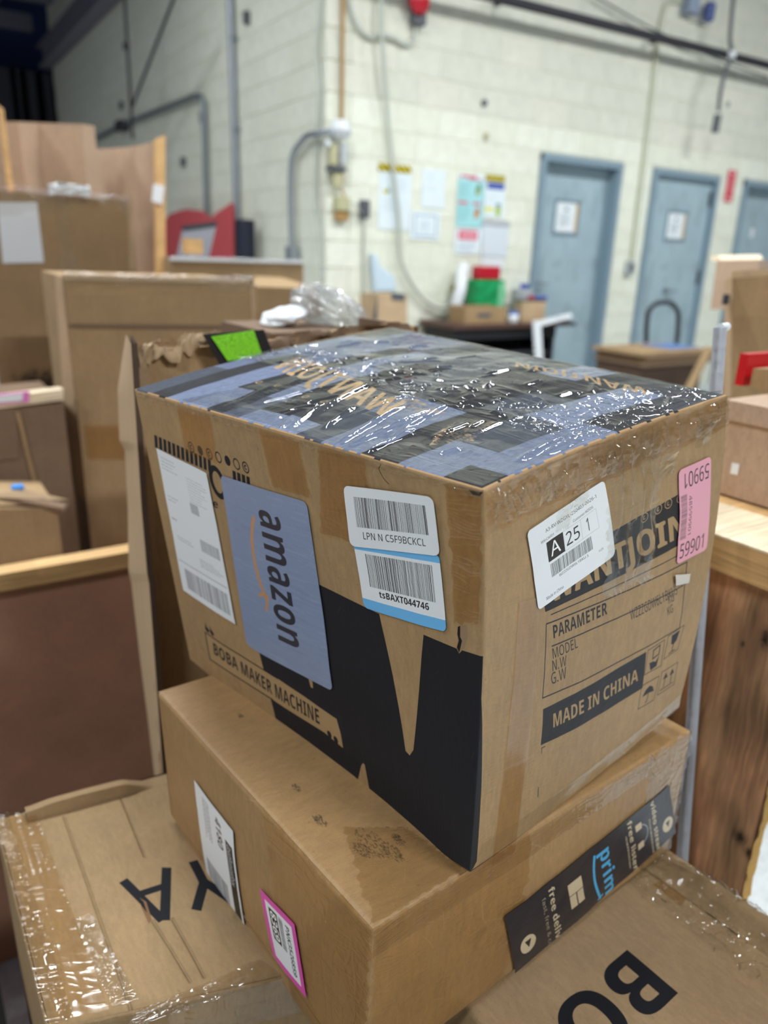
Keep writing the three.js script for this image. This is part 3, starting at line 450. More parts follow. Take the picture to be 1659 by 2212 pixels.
  sticker(end, [[1135, 1148], [1302, 1036], [1326, 1197], [1160, 1318]], 'sorting_label', 800, 600, (x, w, h) => {
    fitText(x, 'A3-RV-WZGYL-250403-0026-1', 170, 66, 540, 26, '', '#222'); fitText(x, 'WH:CAF01', 110, 130, 140, 20, '', '#222'); fitText(x, 'Customer:WZGYL', 440, 130, 220, 20, '', '#222');
    x.fillStyle = '#0c0c10'; x.fillRect(160, 166, 170, 150); fitText(x, 'A', 192, 186, 100, 104, '', '#fff'); fitText(x, '25', 345, 190, 150, 100, '', '#15151a'); fitText(x, '1', 560, 190, 46, 100, '', '#15151a'); x.strokeStyle = '#c0c4c8'; x.lineWidth = 3; x.strokeRect(330, 166, 180, 150); x.strokeRect(510, 166, 170, 150);
    barcode(x, 170, 336, 420, 100, 61); fitText(x, 'WZZZGDW6L1BKU.S', 240, 448, 300, 20, '', '#333'); fitText(x, '1/25', 640, 476, 50, 16, '', '#333'); fitText(x, 'Made in China', 90, 546, 180, 24, '', '#333');
  }, 'white sorting label marked A 25 1', 0.004);
  sticker(end, [[1463, 1016], [1533, 984], [1524, 1186], [1459, 1219]], 'pink_label', 420, 640, (x, w, h) => {
    x.fillStyle = '#efa9bb'; x.fillRect(0, 0, w, h); fitText(x, '59901', 26, h - 130, 360, 100, '', '#2a2529'); x.save(); x.translate(w, 150); x.rotate(Math.PI); fitText(x, '59901', 20, 10, 350, 100, '', '#2a2529'); x.restore();
    x.save(); x.translate(60, 180); x.rotate(Math.PI / 2); barcode(x, 0, -40, 300, 80, 71, '#4a3a42'); x.restore(); x.save(); x.translate(120, 200); x.rotate(Math.PI / 2); fitText(x, '48599901', 0, -46, 280, 40, '', '#3a2f36'); x.restore();
  }, 'pink label printed 59901', 0.004);
  part(end.owner, 'tape_scrap', end.label([[1454, 1240], [1488, 1238], [1484, 1258], [1456, 1264]], { lift: 0.0012, wave: 0.002, seed: 7, nu: 8, nv: 8 }), new THREE.MeshStandardMaterial({ color: 0xcfc9bd, roughness: 0.4 }));
}

/* ---------------------------------------------------------------- the flat carton under it */
const flatBox = thing('flat_carton', 'flat kraft carton with black printed tape, under the topmost printed carton', 'carton');
{
  const N = at(805, 2008, 0.4568), L = at(338, 1492, 0.7), R = at(1497, 1578, 0.6785), K = V(0.499 * 1.0537, 1.3 - 0.382 * 1.0537, -0.621 * 1.0537);
  const n = at(785, 2353, 0.5002), l = at(368, 1762, 0.7436), r = at(1446, 1838, 0.7218), k = V(0.497 * 1.0537, 1.3 - 0.513 * 1.0537, -0.62 * 1.0537);
  const eln = at(570, 2076, 0.62).sub(l.clone().add(n).multiplyScalar(0.5)), left = new Face([L, N, n, l], [null, null, eln, null], 0.003, 0.002, 4), right = new Face([N, R, r, n], [], 0.004, 0.003, 7), top = new Face([K, R, N, L], [], 0.001, 0.0015, 9);
  const TAN = [160, 126, 84];
  {
    const { c, x, w, h, P } = faceCanvas(top, 1536, TAN, 11), rr = rng(8);
    for (const [px, py, s] of [[800, 1818, 40], [845, 1838, 26], [780, 1835, 20], [860, 1812, 16], [690, 1770, 18], [640, 1700, 12], [520, 1545, 10]]) { const [a, b] = P(px, py); for (let i = 0; i < s * 5; i++) { x.fillStyle = `rgba(44,34,28,${0.08 + 0.3 * rr()})`; const t = rr() * 6.3, q = Math.sqrt(rr()) * s; x.fillRect(a + Math.cos(t) * q * 2, b + Math.sin(t) * q, 2 + 12 * rr(), 2 + 3 * rr()); } }
    scuff(x, w, h, 160, 3, 'rgba(90,60,35,0.35)', 90); scuff(x, w, h, 90, 4, 'rgba(240,215,180,0.4)', 60);
    top.owner = part(flatBox, 'top', top.mesh(36, 36, 0.004), new THREE.MeshPhysicalMaterial({ map: tex(c), roughness: 0.5, bumpMap: boardBump, bumpScale: 0.0006 }), 'top with dark smudges');
  }
  for (const [f, nm, sd] of [[left, 'long_side', 13], [right, 'end_side', 17]]) { const { c, x, w, h } = faceCanvas(f, 1024, TAN, sd); scuff(x, w, h, 70, sd, 'rgba(240,215,180,0.4)', 60); scuff(x, w, h, 40, sd + 1, 'rgba(90,60,35,0.35)', 50); f.owner = part(flatBox, nm, f.mesh(36, 20, 0.005), new THREE.MeshPhysicalMaterial({ map: tex(c), roughness: 0.5, bumpMap: bumpOf(256, 128, (i, j) => 128 + 90 * (fbm(i / 20, j / 20) - 0.5)), bumpScale: 0.001 })); }
  for (const [nm, f] of [['back_side', new Face([R, K, k, r])], ['back_end', new Face([K, L, l, k])], ['bottom', new Face([l, n, r, k])]]) part(flatBox, nm, f.mesh(4, 4, 0.003, true), M.tan);
  /* tapes */
  part(left.owner, 'clear_tape', left.patch([[0.6, 0.0], [1, 0.0], [1, 1], [0.66, 1]], { nu: 40, nv: 30, wave: 0.0008, waveAt: 30, seed: 5, tile: 5, ragged: 0.05 }), M.tapeAmber, 'wrinkled amber tape wrapping the near corner');
  part(right.owner, 'clear_tape', right.patch([[0, 0.0], [0.4, 0.0], [0.36, 1], [0, 1]], { nu: 40, nv: 30, wave: 0.0009, waveAt: 30, seed: 15, tile: 5, ragged: 0.05 }), M.tapeAmber);
  part(right.owner, 'clear_tape', right.patch([[0.8, 0.0], [1, 0.0], [1, 1], [0.86, 1]], { nu: 20, nv: 30, wave: 0.0009, waveAt: 40, seed: 25, tile: 6, ragged: 0.08 }), M.tapeClear, 'clear tape at the far corner');
  part(top.owner, 'clear_tape', top.patch([top.uvOf(742, 1790), top.uvOf(880, 1790), top.uvOf(1010, 1885), top.uvOf(806, 2000)].map((q) => [Math.min(0.995, q[0]), Math.min(0.995, q[1])]), { nu: 30, nv: 30, wave: 0.001, waveAt: 30, seed: 35, tile: 5, ragged: 0.05 }), M.tapeClear, 'tape over the near end of the top');
  part(right.owner, 'clear_tape', right.patch([[0.0, 0.0], [0.8, 0.0], [0.8, 0.12], [0.0, 0.16]], { nu: 60, nv: 10, wave: 0.0006, waveAt: 50, seed: 45, tile: 6, lift: 0.0014 }), M.tapeClear);
  const sticker = (face, q, name, w, h, draw, label, mat = {}) => { const c = canvas(w, h), x = c.getContext('2d'); x.fillStyle = '#eef1f4'; x.fillRect(0, 0, w, h); draw(x, w, h); return part(face.owner, name, face.label(q, { lift: 0.0017, nu: 30, nv: 16 }), new THREE.MeshPhysicalMaterial({ map: tex(c), roughness: 0.3, bumpMap: boardBump, bumpScale: 0.0003, ...mat }), label); };
  /* printed black tape */
  sticker(right, [[1087, 1976], [1442, 1693], [1457, 1796], [1109, 2100]], 'printed_tape', 1500, 420, (x, w, h) => {
    x.fillStyle = '#1a1f2c'; x.fillRect(0, 0, w, h); const PALE = '#d3c1a0', down = (str, cx, y0, len, cap, col, font = 'bold') => { x.save(); x.translate(cx, y0); x.rotate(Math.PI / 2); fitText(x, str, 0, -cap / 2, len, cap, font, col); x.restore(); };
    for (const [cx, cy] of [[120, 285], [1425, 290]]) { x.fillStyle = PALE; x.beginPath(); x.arc(cx, cy, 58, 0, 7); x.fill(); x.fillStyle = '#1a1f2c'; poly(x, [[cx - 22, cy - 26], [cx + 26, cy - 26], [cx + 2, cy + 26]], '#1a1f2c'); }
    down('free delivery', 345, 40, 520, 46, PALE); down('fast, free & convenient', 278, 70, 600, 28, '#a89a80', '');
    poly(x, [[470, 120], [585, 120], [585, 300], [470, 300]], PALE); lines(x, [[470, 205], [585, 205]], '#1a1f2c', 5); lines(x, [[528, 205], [528, 300]], '#1a1f2c', 9);
    down('prime', 815, 60, 470, 104, '#46b4ea'); x.strokeStyle = '#46b4ea'; x.lineWidth = 20; x.lineCap = 'round'; x.beginPath(); x.moveTo(715, 70); x.quadraticCurveTo(665, 240, 715, 400); x.stroke(); lines(x, [[690, 400], [745, 390]], '#46b4ea', 14);
    down('free listening', 1060, 20, 540, 44, PALE); x.save(); x.translate(1010, 110); x.rotate(Math.PI / 2); textRows(x, 0, -8, 300, 1, 20, '#a89a80', 3, 16); x.restore(); x.strokeStyle = '#9aa3ad'; x.lineWidth = 8; x.beginPath(); x.arc(1140, 190, 78, -1.57, 1.57); x.stroke(); x.fillStyle = PALE; x.fillRect(1105, 90, 60, 50); x.fillRect(1105, 240, 60, 50);
    down('video streaming', 1300, 10, 560, 44, PALE); x.save(); x.translate(1245, 120); x.rotate(Math.PI / 2); textRows(x, 0, -8, 300, 1, 20, '#a89a80', 4, 16); x.restore();
    scuff(x, w, h, 60, 15, 'rgba(170,180,195,0.4)', 90);
  }, 'black tape printed with light blue and tan lettering');
  sticker(left, [[423, 1683], [507, 1793], [534, 2012], [452, 1894]], 'shipping_label', 560, 900, (x, w, h) => {
    x.fillStyle = '#15151a'; x.fillRect(430, 170, 100, 690); textRows(x, 444, 200, 70, 14, 26, '#e6e8ea', 5, 10); x.save(); x.translate(330, 70); x.rotate(Math.PI / 2); fitText(x, '4180', 0, -50, 260, 84, 'bold', '#33343a'); x.restore();
    x.save(); x.translate(140, 60); x.rotate(Math.PI / 2); textRows(x, 0, -60, 420, 4, 26, '#6d737b', 6, 10); x.restore(); barcode(x, 60, 640, 300, 190, 81, '#3a3d44');
  }, 'white label with a black side band');
  sticker(left, [[565, 1916], [640, 1994], [666, 2154], [596, 2065]], 'pink_bordered_label', 420, 560, (x, w, h) => {
    x.fillStyle = '#ec57b6'; x.fillRect(0, 0, w, h); x.fillStyle = '#f4f4f6'; x.fillRect(48, 52, w - 96, h - 104); x.fillStyle = '#141418'; x.fillRect(86, 84, 100, 250); x.save(); x.translate(136, 96); x.rotate(Math.PI / 2); fitText(x, '8369', 0, -36, 226, 72, 'bold', '#fff'); x.restore();
    x.save(); x.translate(310, 84); x.rotate(Math.PI / 2); fitText(x, 'PNK3526859', 0, -24, 390, 48, 'bold', '#222'); x.restore(); x.save(); x.translate(225, 84); x.rotate(Math.PI / 2); barcode(x, 0, -26, 250, 50, 91); x.restore();
  }, 'white label with a bright pink border');
}

/* ---------------------------------------------------------------- the two cartons that carry the stack */
const LOW_Y = 0.754, T2 = 1.187;
const yaBox = thing('lettered_carton', 'creased kraft carton with black letters A and Y, left under the flat carton', 'carton');
{
  const c3 = (x, z, y = LOW_Y) => V(x * T2, y, z * T2), BL = c3(0.006, -0.599), BR = c3(0.235, -0.577), FR = c3(0.235, -0.315), FL = c3(0.012, -0.382), dn = (p) => V(p.x, 0, p.z);
  const top = new Face([BL, BR, FR, FL], [], 0.002, 0.003, 6), front = new Face([FL, FR, dn(FR), dn(FL)], [], 0.003), left = new Face([BL, FL, dn(FL), dn(BL)], [], 0.002);
  const { c, x, w, h, P } = faceCanvas(top, 1536, [150, 124, 90], 21), INK = '#16161b';
  scuff(x, w, h, 120, 23, 'rgba(90,60,35,0.35)', 70); scuff(x, w, h, 80, 24, 'rgba(240,215,180,0.35)', 60);
  const st = (a, b, lw = 46) => lines(x, [P(...a), P(...b)], INK, lw);
  st([266, 1902], [352, 1988]); st([360, 1874], [356, 1988]); st([296, 1933], [354, 1914], 36); st([417, 1860], [441, 1907]); st([441, 1905], [424, 1966]); st([441, 1905], [500, 1945]);
  poly(x, [[300, 1938], [316, 1948], [328, 1986], [322, 1996], [306, 1962]].map((p) => P(...p)), 'rgb(120,88,60)'); poly(x, [[298, 1936], [310, 1948], [318, 1972], [305, 1956]].map((p) => P(...p)), '#141214');
  /* creases are grooves in the board */
  const creases = [[[138, 1765], [282, 2180]], [[262, 1725], [312, 1850]], [[372, 1985], [440, 2110]], [[330, 1990], [410, 2120]]];
  const W = 512, H = Math.round((512 * h) / w), grooves = creases.map((q) => q.map((p) => { const k = top.uvOf(...p); return [k[0] * W, k[1] * H]; }));
  const bump = bumpOf(W, H, (i, j) => { let v = 170 + 40 * (fbm(i / 40, j / 40) - 0.5); for (const [a, b] of grooves) { const dx = b[0] - a[0], dy = b[1] - a[1], t = Math.max(0, Math.min(1, ((i - a[0]) * dx + (j - a[1]) * dy) / (dx * dx + dy * dy))), e = Math.hypot(i - a[0] - t * dx, j - a[1] - t * dy); v -= 120 * Math.exp((-e * e) / 5); } return v; });
  top.owner = part(yaBox, 'top', top.mesh(40, 40, 0.008), new THREE.MeshPhysicalMaterial({ map: tex(c), roughness: 0.75, specularIntensity: 0.5, bumpMap: bump, bumpScale: 0.004 }), 'creased top with black letters');
  front.owner = part(yaBox, 'front_side', front.mesh(10, 14, 0.006, true), M.tan); part(yaBox, 'left_side', left.mesh(10, 14, 0.006, true), M.tan);
  for (const f of [new Face([BR, BL, dn(BL), dn(BR)]), new Face([FR, BR, dn(BR), dn(FR)])]) part(yaBox, 'back_side', f.mesh(4, 4, 0.004, true), M.tan);
  part(top.owner, 'edge_tape', top.patch([[0.0, 0.02], [0.13, 0.03], [0.16, 0.99], [0.0, 0.99]], { nu: 60, nv: 90, wave: 0.012, waveAt: 46, seed: 6, tile: 3, lift: 0.001, aniso: [1, 0.16] }), M.tapeAmber, 'crinkled amber tape along the left edge');
  part(top.owner, 'edge_tape', top.patch([[0.0, 0.0], [0.045, 0.0], [0.07, 1], [0.0, 1]], { nu: 24, nv: 120, wave: 0.008, waveAt: 90, seed: 16, tile: 4, lift: 0.003, aniso: [1, 0.3] }), M.tapeShine);
  part(top.owner, 'edge_tape', top.patch([[0.14, 0.62], [0.2, 0.62], [0.24, 0.97], [0.17, 0.98]], { nu: 20, nv: 60, wave: 0.003, waveAt: 90, seed: 26, tile: 8 }), M.tapeShine);
  part(top.owner, 'edge_tape', top.patch([top.uvOf(300, 2185), top.uvOf(560, 2075), top.uvOf(620, 2112), top.uvOf(260, 2230)], { nu: 60, nv: 16, wave: 0.003, waveAt: 60, seed: 36, tile: 6 }), M.tapeClear, 'clear tape along the front edge');
  part(front.owner, 'edge_tape', front.patch([[0.0, 0.0], [1, 0.0], [1, 0.06], [0, 0.05]], { nu: 60, nv: 10, wave: 0.004, waveAt: 60, seed: 46, tile: 6 }), M.tapeShine);
  /* raised rim of the back flap */
  const rim = sheet((u, v) => { const p = top.pos(0.1 + u * 0.9, 0.03 + 0.05 * v); p.y += 0.012 * Math.min(1, Math.max(0.05, (0.5 - u) * 9)) * Math.min(1, 3 * Math.sin(Math.PI * v)) * (0.8 + 0.3 * noise(u * 9, 3)); return p; }, 60, 8); part(yaBox, 'bent_flap_edge', rim, M.tan, 'bent raised edge of the back flap');
}
const boBox = thing('lettered_carton', 'kraft carton with black letters B and O, right under the flat carton', 'carton');
{
  const c3 = (x, z, y = LOW_Y) => V(x * T2, y, z * T2), BL = c3(0.245, -0.37), BR = c3(0.462, -0.37), FR = c3(0.503, -0.05), FL = c3(0.245, -0.05), dn = (p) => V(p.x, 0, p.z);
  const top = new Face([BL, BR, FR, FL], [], 0.001, 0.003, 16), front = new Face([FL, FR, dn(FR), dn(FL)]), rightF = new Face([FR, BR, dn(BR), dn(FR)]), leftF = new Face([BL, FL, dn(FL), dn(BL)]), back = new Face([BR, BL, dn(BL), dn(BR)]);
  const { c, x, w, h, P } = faceCanvas(top, 1400, [152, 126, 94], 31), INK = '#16161b';
  scuff(x, w, h, 110, 33, 'rgba(90,60,35,0.35)', 70); scuff(x, w, h, 90, 34, 'rgba(240,215,180,0.35)', 60);
  const o = P(1364, 2044), t = P(1477, 2135), b = P(1318, 2092), O = P(1262, 2138);
  textOn(x, 'BO', o, P(1172, 2206), t, 'bold', INK); textOn(x, 'BO', [o[0] + 6, o[1]], [P(1172, 2206)[0] + 6, P(1172, 2206)[1]], t, 'bold', INK);
  top.owner = part(boBox, 'top', top.mesh(40, 44, 0.005), new THREE.MeshPhysicalMaterial({ map: tex(c), roughness: 0.75, specularIntensity: 0.5, bumpMap: boardBump, bumpScale: 0.0008 }), 'top with black letters');
  for (const [n, f] of [['front_side', front], ['right_side', rightF], ['left_side', leftF], ['back_side', back]]) part(boBox, n, f.mesh(6, 10, 0.005, true), M.tan);
  const lip = sheet((u, v) => { const p = top.pos(0.85 + 0.15 * u, v); p.y += 0.001 + Math.min(1, Math.max(0, (v - 0.3) * 8)) * (0.016 * Math.pow(Math.sin(Math.PI * Math.min(1, u * 1.1)), 1.5) + 0.004 * (noise(v * 40, u * 4) - 0.5)); return p; }, 16, 60); part(boBox, 'bent_flap_edge', lip, M.tan, 'bent raised flap along the right edge');
  part(boBox, 'edge_tape', sheet((u, v) => { const p = top.pos(0.74 + 0.25 * u, 0.02 + 0.96 * v); p.y += 0.0025 + Math.min(1, Math.max(0, (v * 0.96 - 0.28) * 8)) * 0.017 * Math.pow(Math.sin(Math.PI * Math.max(0, Math.min(1, (u * 0.25 - 0.11) / 0.14 * 1.1))), 1.5) + 0.005 * Math.pow(ridge(u * 7 + 3, v * 34), 5) + 0.003 * Math.pow(ridge(u * 13, v * 60 + 9), 4); p.u = u * 0.3; p.v = v * 1.2; return p; }, 50, 200), M.tapeShine, 'shiny clear tape over the right edge');
  part(top.owner, 'edge_tape', top.patch([top.uvOf(1410, 1912), top.uvOf(1448, 1890), top.uvOf(1500, 1925), top.uvOf(1470, 1958)], { nu: 8, nv: 8 }), M.tapeBrown);
}

{ // added open crate, near black, filling in the dark gap beside the stack
  const crateMat = new THREE.MeshStandardMaterial({ color: 0x0a0a0c, roughness: 0.9 }), t = thing('added_dark_crate', 'added black crate standing in for the dark gap left of the lettered carton', 'crate'); for (const [w, d, x, z] of [[0.5, 0.02, -0.27, -0.96], [0.5, 0.02, -0.27, -0.14], [0.02, 0.8, -0.51, -0.55], [0.02, 0.8, -0.03, -0.55]]) part(t, 'side', box(w, 0.6, d, x, 0.3, z), crateMat); part(t, 'base', box(0.5, 0.02, 0.8, -0.27, 0.02, -0.55), crateMat);
}

/* ---------------------------------------------------------------- torn narrow carton behind the stack */
const tornBox = thing('torn_carton', 'tall open carton with torn rim and green sticker, behind the printed carton', 'carton');
{
  const zf = -0.79, zs = -0.765, zb = -0.93, TL = onZ(300, 762, zf), TR = onZ(900, 705, zf), y0 = 0.0;
  const bl = onZ(352, 1640, zf), d0 = V(bl.x - 0.01, y0, zf);
  part(tornBox, 'front_panel', slab([TL, TR, V(TR.x, y0, zf), d0], V(0, 0, -0.006)), M.tan, 'dim brown front panel');
  /* left side: strip seen almost edge-on, with bends */
  const near = [[283, 742], [290, 850], [297, 960], [298, 975], [306, 1100], [318, 1240], [322, 1260], [334, 1420], [344, 1560], [352, 1680]].map((p) => onZ(p[0], p[1], zs)), far = [[272, 722], [254, 840], [258, 950], [270, 975], [276, 1100], [278, 1235], [284, 1262], [302, 1420], [320, 1560], [334, 1680]].map((p) => onZ(p[0], p[1], zb));
  near.push(V(near[9].x, y0, zs)); far.push(V(far[9].x, y0, zb));
  const side = sheet((u, v) => { const k = Math.min(9.999, v * 10), i = Math.floor(k), f = k - i; return far[i].clone().lerp(far[i + 1], f).lerp(near[i].clone().lerp(near[i + 1], f), u).add(V(0.0, 0, 0)); }, 6, 60);
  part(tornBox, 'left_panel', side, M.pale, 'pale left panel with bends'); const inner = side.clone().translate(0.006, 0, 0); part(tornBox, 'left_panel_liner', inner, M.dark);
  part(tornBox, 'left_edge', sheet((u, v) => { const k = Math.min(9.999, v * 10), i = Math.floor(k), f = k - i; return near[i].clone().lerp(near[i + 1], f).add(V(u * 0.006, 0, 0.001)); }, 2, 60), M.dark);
  /* cut flutes along the panel edge */
  part(tornBox, 'cut_edge', sheet((u, v) => { const a = onZ(300, 762, zf), b = d0, p = a.clone().lerp(b, v); p.x += u * 0.012 - 0.006 + 0.003 * (noise(v * 90, 2) - 0.5); p.z += 0.002 + 0.002 * noise(v * 160, u * 3); return p; }, 4, 120), M.pale);
  /* torn rim */
  const rim = (pts, h, mat, seed, label) => part(tornBox, 'torn_flap', sheet((u, v) => { const k = Math.min(pts.length - 1.001, u * (pts.length - 1)), i = Math.floor(k), p = pts[i].clone().lerp(pts[i + 1], k - i); p.y += -v * h * (0.5 + 0.9 * noise(u * 15 + seed, v * 2)) + 0.007 * (Math.round(3 * noise(u * 11 + seed, v * 3)) / 3 - 0.5); p.z += 0.014 * (Math.round(4 * noise(u * 8 + seed, v * 2.5)) / 4) - 0.004; return p; }, 60, 4).toNonIndexed(), mat, label);
  rim([[296, 752], [330, 733], [380, 736], [420, 718], [462, 712], [480, 724]].map((p) => onZ(p[0], p[1], zf)), 0.016, M.pale, 3, 'crumpled torn rim'); rim([[298, 748], [350, 728], [430, 722], [470, 716]].map((p) => onZ(p[0], p[1], zf - 0.02)), 0.014, M.tan, 13);
  rim([[560, 732], [640, 719], [720, 711], [800, 703], [880, 700]].map((p) => onZ(p[0], p[1], zf)), 0.022, M.brown, 23, 'brown flap folded over the rim'); rim([[575, 730], [690, 714], [760, 708], [850, 698]].map((p) => onZ(p[0], p[1], zf - 0.03)), 0.012, M.pale, 33);
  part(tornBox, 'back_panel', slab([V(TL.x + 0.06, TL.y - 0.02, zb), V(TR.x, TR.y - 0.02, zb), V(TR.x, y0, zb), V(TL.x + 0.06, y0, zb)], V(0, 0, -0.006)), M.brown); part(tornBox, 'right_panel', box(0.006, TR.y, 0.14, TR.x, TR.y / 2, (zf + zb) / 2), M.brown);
  /* black tape with green sticker over the rim */
  const z1 = zf + 0.02, tq = [[438, 722], [570, 712], [600, 790], [476, 790]].map((p) => onZ(p[0], p[1], z1 - 0.002)); part(tornBox, 'black_tape', slab(tq, V(0, 0, -0.001)), M.black);
  const c = canvas(512, 320), x = c.getContext('2d'), r = rng(6); x.fillStyle = '#86e030'; x.fillRect(0, 0, 512, 320); for (let i = 0; i < 1500; i++) { x.fillStyle = r() > 0.45 ? 'rgba(44,110,14,0.45)' : 'rgba(180,250,90,0.5)'; const a = r() * 512, b = r() * 320; x.fillRect(a, b, 3 + 16 * r(), 2 + 5 * r()); }
  const gq = [[456, 727], [548, 713], [568, 770], [492, 780]].map((p) => onZ(p[0], p[1], z1)); part(tornBox, 'green_sticker', sheet((u, v) => gq[0].clone().lerp(gq[1], u).lerp(gq[3].clone().lerp(gq[2], u), v), 6, 6), new THREE.MeshStandardMaterial({ map: tex(c), roughness: 0.4 }), 'bright green sticker');
}

/* ---------------------------------------------------------------- plywood bins */
const woodTex = (base, seed, knots, w = 512, h = 512, str = 1) => tex(pixels(w, h, (i, j) => {
  let y = j + 10 * str * (fbm(i / 90 + seed, j / 40 + seed) - 0.5) * 2, x = i, k;
  let d = 0; for (const [a, b, s] of knots) { const e = Math.hypot((i - a) / 1.6, j - b) / s; d = Math.max(d, Math.exp(-e * e)); y += (j > b ? 1 : -1) * 14 * Math.exp(-e); }
  k = 1 + 0.2 * str * (noise(x / 60 + seed, y / 5) - 0.5) + 0.1 * str * (noise(x / 14, y / 1.6) - 0.5) - 0.5 * d;
  const s = fbm(i / 40 + seed * 3, j / 70, 4); if (knots.length > 4) k *= 0.7 + 0.6 * s;
  return [base[0] * k, base[1] * k, base[2] * k];
}));
const rep = (t, u, v) => { t.wrapS = t.wrapT = THREE.RepeatWrapping; t.repeat.set(u, v); return t; };
M.pine = new THREE.MeshStandardMaterial({ map: rep(woodTex([214, 172, 116], 4, []), 1.5, 4), roughness: 0.6 }); M.pineTop = new THREE.MeshStandardMaterial({ map: rep(woodTex([228, 208, 176], 9, []), 1.5, 4), roughness: 0.6 });
M.plySide = (() => {
  const kr = rng(14), knots = Array.from({ length: 34 }, () => [kr() * 1024, kr() * 1024, 5 + 13 * kr(), 0.6 + 1.2 * kr()]);
  return new THREE.MeshStandardMaterial({ map: rep(tex(pixels(1024, 1024, (i, j) => {
    const wob = 30 * (fbm(i / 120, j / 120) - 0.5); let k = 0.62 + 0.8 * fbm((i + wob) / 70, (j + wob * 2) / 130, 4); k += 0.22 * (noise((i + wob) / 7, j / 90) - 0.5) + 0.1 * (noise(i / 2.4, j / 30) - 0.5);
    let d = 0; for (const [a, b, q, f] of knots) { const dx = (i - a) * f, dy = j - b, e = (dx * dx + dy * dy) / (q * q); if (e < 5) d = Math.max(d, Math.exp(-e) * (0.6 + 0.6 * noise(i / 5, j / 5))); }
    k *= 1 - 0.72 * Math.min(1, d); const red = 1 + 0.08 * (noise(i / 90 + 5, j / 150) - 0.5);
    return [182 * k * red, 139 * k, 104 * k];
  })), 2.4, 1.6), roughness: 0.65 });
})(); M.plyEdge = new THREE.MeshStandardMaterial({ map: rep(woodTex([212, 168, 92], 12, []), 4, 4), roughness: 0.8 });
M.hardboard = new THREE.MeshStandardMaterial({ map: rep(tex(pixels(512, 512, (i, j) => { const k = 1 + 0.14 * (fbm(i / 70, j / 70) - 0.5) + 0.1 * (noise(i / 2, j / 2) - 0.5); return [182 * k, 136 * k, 110 * k]; })), 2, 2), roughness: 0.7 });
const rightBin = thing('plywood_bin', 'knotty plywood bin side with a pine rail, beyond the stack at the photo right', 'bin');
{
  const k = 0.67, px = k, top = 1.3 - 0.387 * k, mid = 1.3 - 0.44 * k, z0 = -0.468 * k, z1 = -1.12;
  part(rightBin, 'panel', box(0.013, mid, z0 - z1, px + 0.0265, mid / 2, (z0 + z1) / 2), M.plySide, 'knotty brown plywood panel');
  part(rightBin, 'panel_edge', sheet((u, v) => V(px + 0.019 + 0.016 * u + 0.002 * (noise(v * 90, 4) - 0.5), mid * (1 - v), z0 + 0.001 + 0.004 * noise(v * 130, u * 5)), 4, 160), M.plyEdge, 'rough cut yellow edge');
  const rg = box(0.1, top - mid, 1.26, px + 0.05, (top + mid) / 2, -0.5); part(rightBin, 'rail', rg, M.pine, 'yellowish pine rail');
  part(rightBin, 'rail_top', box(0.1, 0.002, 1.24, px + 0.05, top + 0.001, -0.5), M.pineTop, 'pale upper face of the rail');
part(rightBin, 'deck_board', box(0.36, 0.018, 0.5, px + 0.28, top - 0.009, -0.61), M.pine); part(rightBin, 'post', box(0.038, mid, 0.089, px + 0.056, mid / 2, z1 + 0.1), M.pine);
}
const leftBin = thing('wooden_bin', 'reddish brown hardboard bin with an ochre pine rail, beyond the stack at the photo left', 'bin');
{
  const z = -1.256, top = 1.3 - 0.505, bot = top - 0.03; const x0 = -1.2, x1 = 0.62;
  part(leftBin, 'rail', box(x1 - x0, 0.03, 0.038, (x0 + x1) / 2, (top + bot) / 2, z - 0.012), M.pine, 'ochre pine rail'); part(leftBin, 'panel', box(x1 - x0, bot, 0.012, (x0 + x1) / 2, bot / 2, z - 0.012), M.hardboard, 'reddish brown board');
  part(leftBin, 'side_panel', box(0.012, bot, 1.05, x0, bot / 2, z - 0.54), M.hardboard); part(leftBin, 'back_panel', box(x1 - x0, bot, 0.012, (x0 + x1) / 2, bot / 2, z - 1.05), M.hardboard);
}

/* ---------------------------------------------------------------- cartons round the stack */
const qz = (z, pts) => pts.map((p) => onZ(p[0], p[1], z)), qx = (x, pts) => pts.map((p) => onX(p[0], p[1], x));
const under = (p, y = 0) => V(p.x, y, p.z);
/* carton with its front on the plane of tl, tr; dropped to y0 */
function carton(name, label, tl, tr, back, mat, y0 = 0, group) {
  const t = thing(name, label, 'carton', group), o = part(t, 'body', slab([tl, tr, under(tr, y0), under(tl, y0)], back), mat);
  return { t, tl, tr, back };
}
const rimTape = (t, a, b, h, seed, mat = M.tapeShine, back = V(0, 0, -0.012)) => part(t, 'edge_tape', sheet((u, v) => { const p = a.clone().lerp(b, u); p.y += 0.003 - v * h * (0.6 + 0.8 * noise(u * 9 + seed, 3)) + 0.002 * noise(u * 60, seed); p.addScaledVector(back, -0.3 * Math.sin(v * 3) - 0.35 * Math.pow(fbm(u * 26 + seed, v * 5), 2)); p.u = u * 4; p.v = v; return p; }, 90, 8), mat, 'wrinkled clear tape along the upper edge');
const rimBoard = (t, a, b, h, mat, back) => part(t, 'rim', slab([a.clone().add(V(0, h / 2, 0)), b.clone().add(V(0, h / 2, 0)), b.clone().add(V(0, -h / 2, 0)), a.clone().add(V(0, -h / 2, 0))].map((p) => p.addScaledVector(back, -0.01)), back.clone().multiplyScalar(0.03)), mat);
const blend = (q, u, v) => q[0].clone().lerp(q[1], u).lerp(q[3].clone().lerp(q[2], u), v);
const upright = (z, px, py, w, h) => { const c = onZ(px, py, z); return [V(c.x - w / 2, c.y + h / 2, z), V(c.x + w / 2, c.y + h / 2, z), V(c.x + w / 2, c.y - h / 2, z), V(c.x - w / 2, c.y - h / 2, z)]; };
const flat = (t, name, pts, off, mat, label) => part(t, name, slab(pts, off), mat, label);
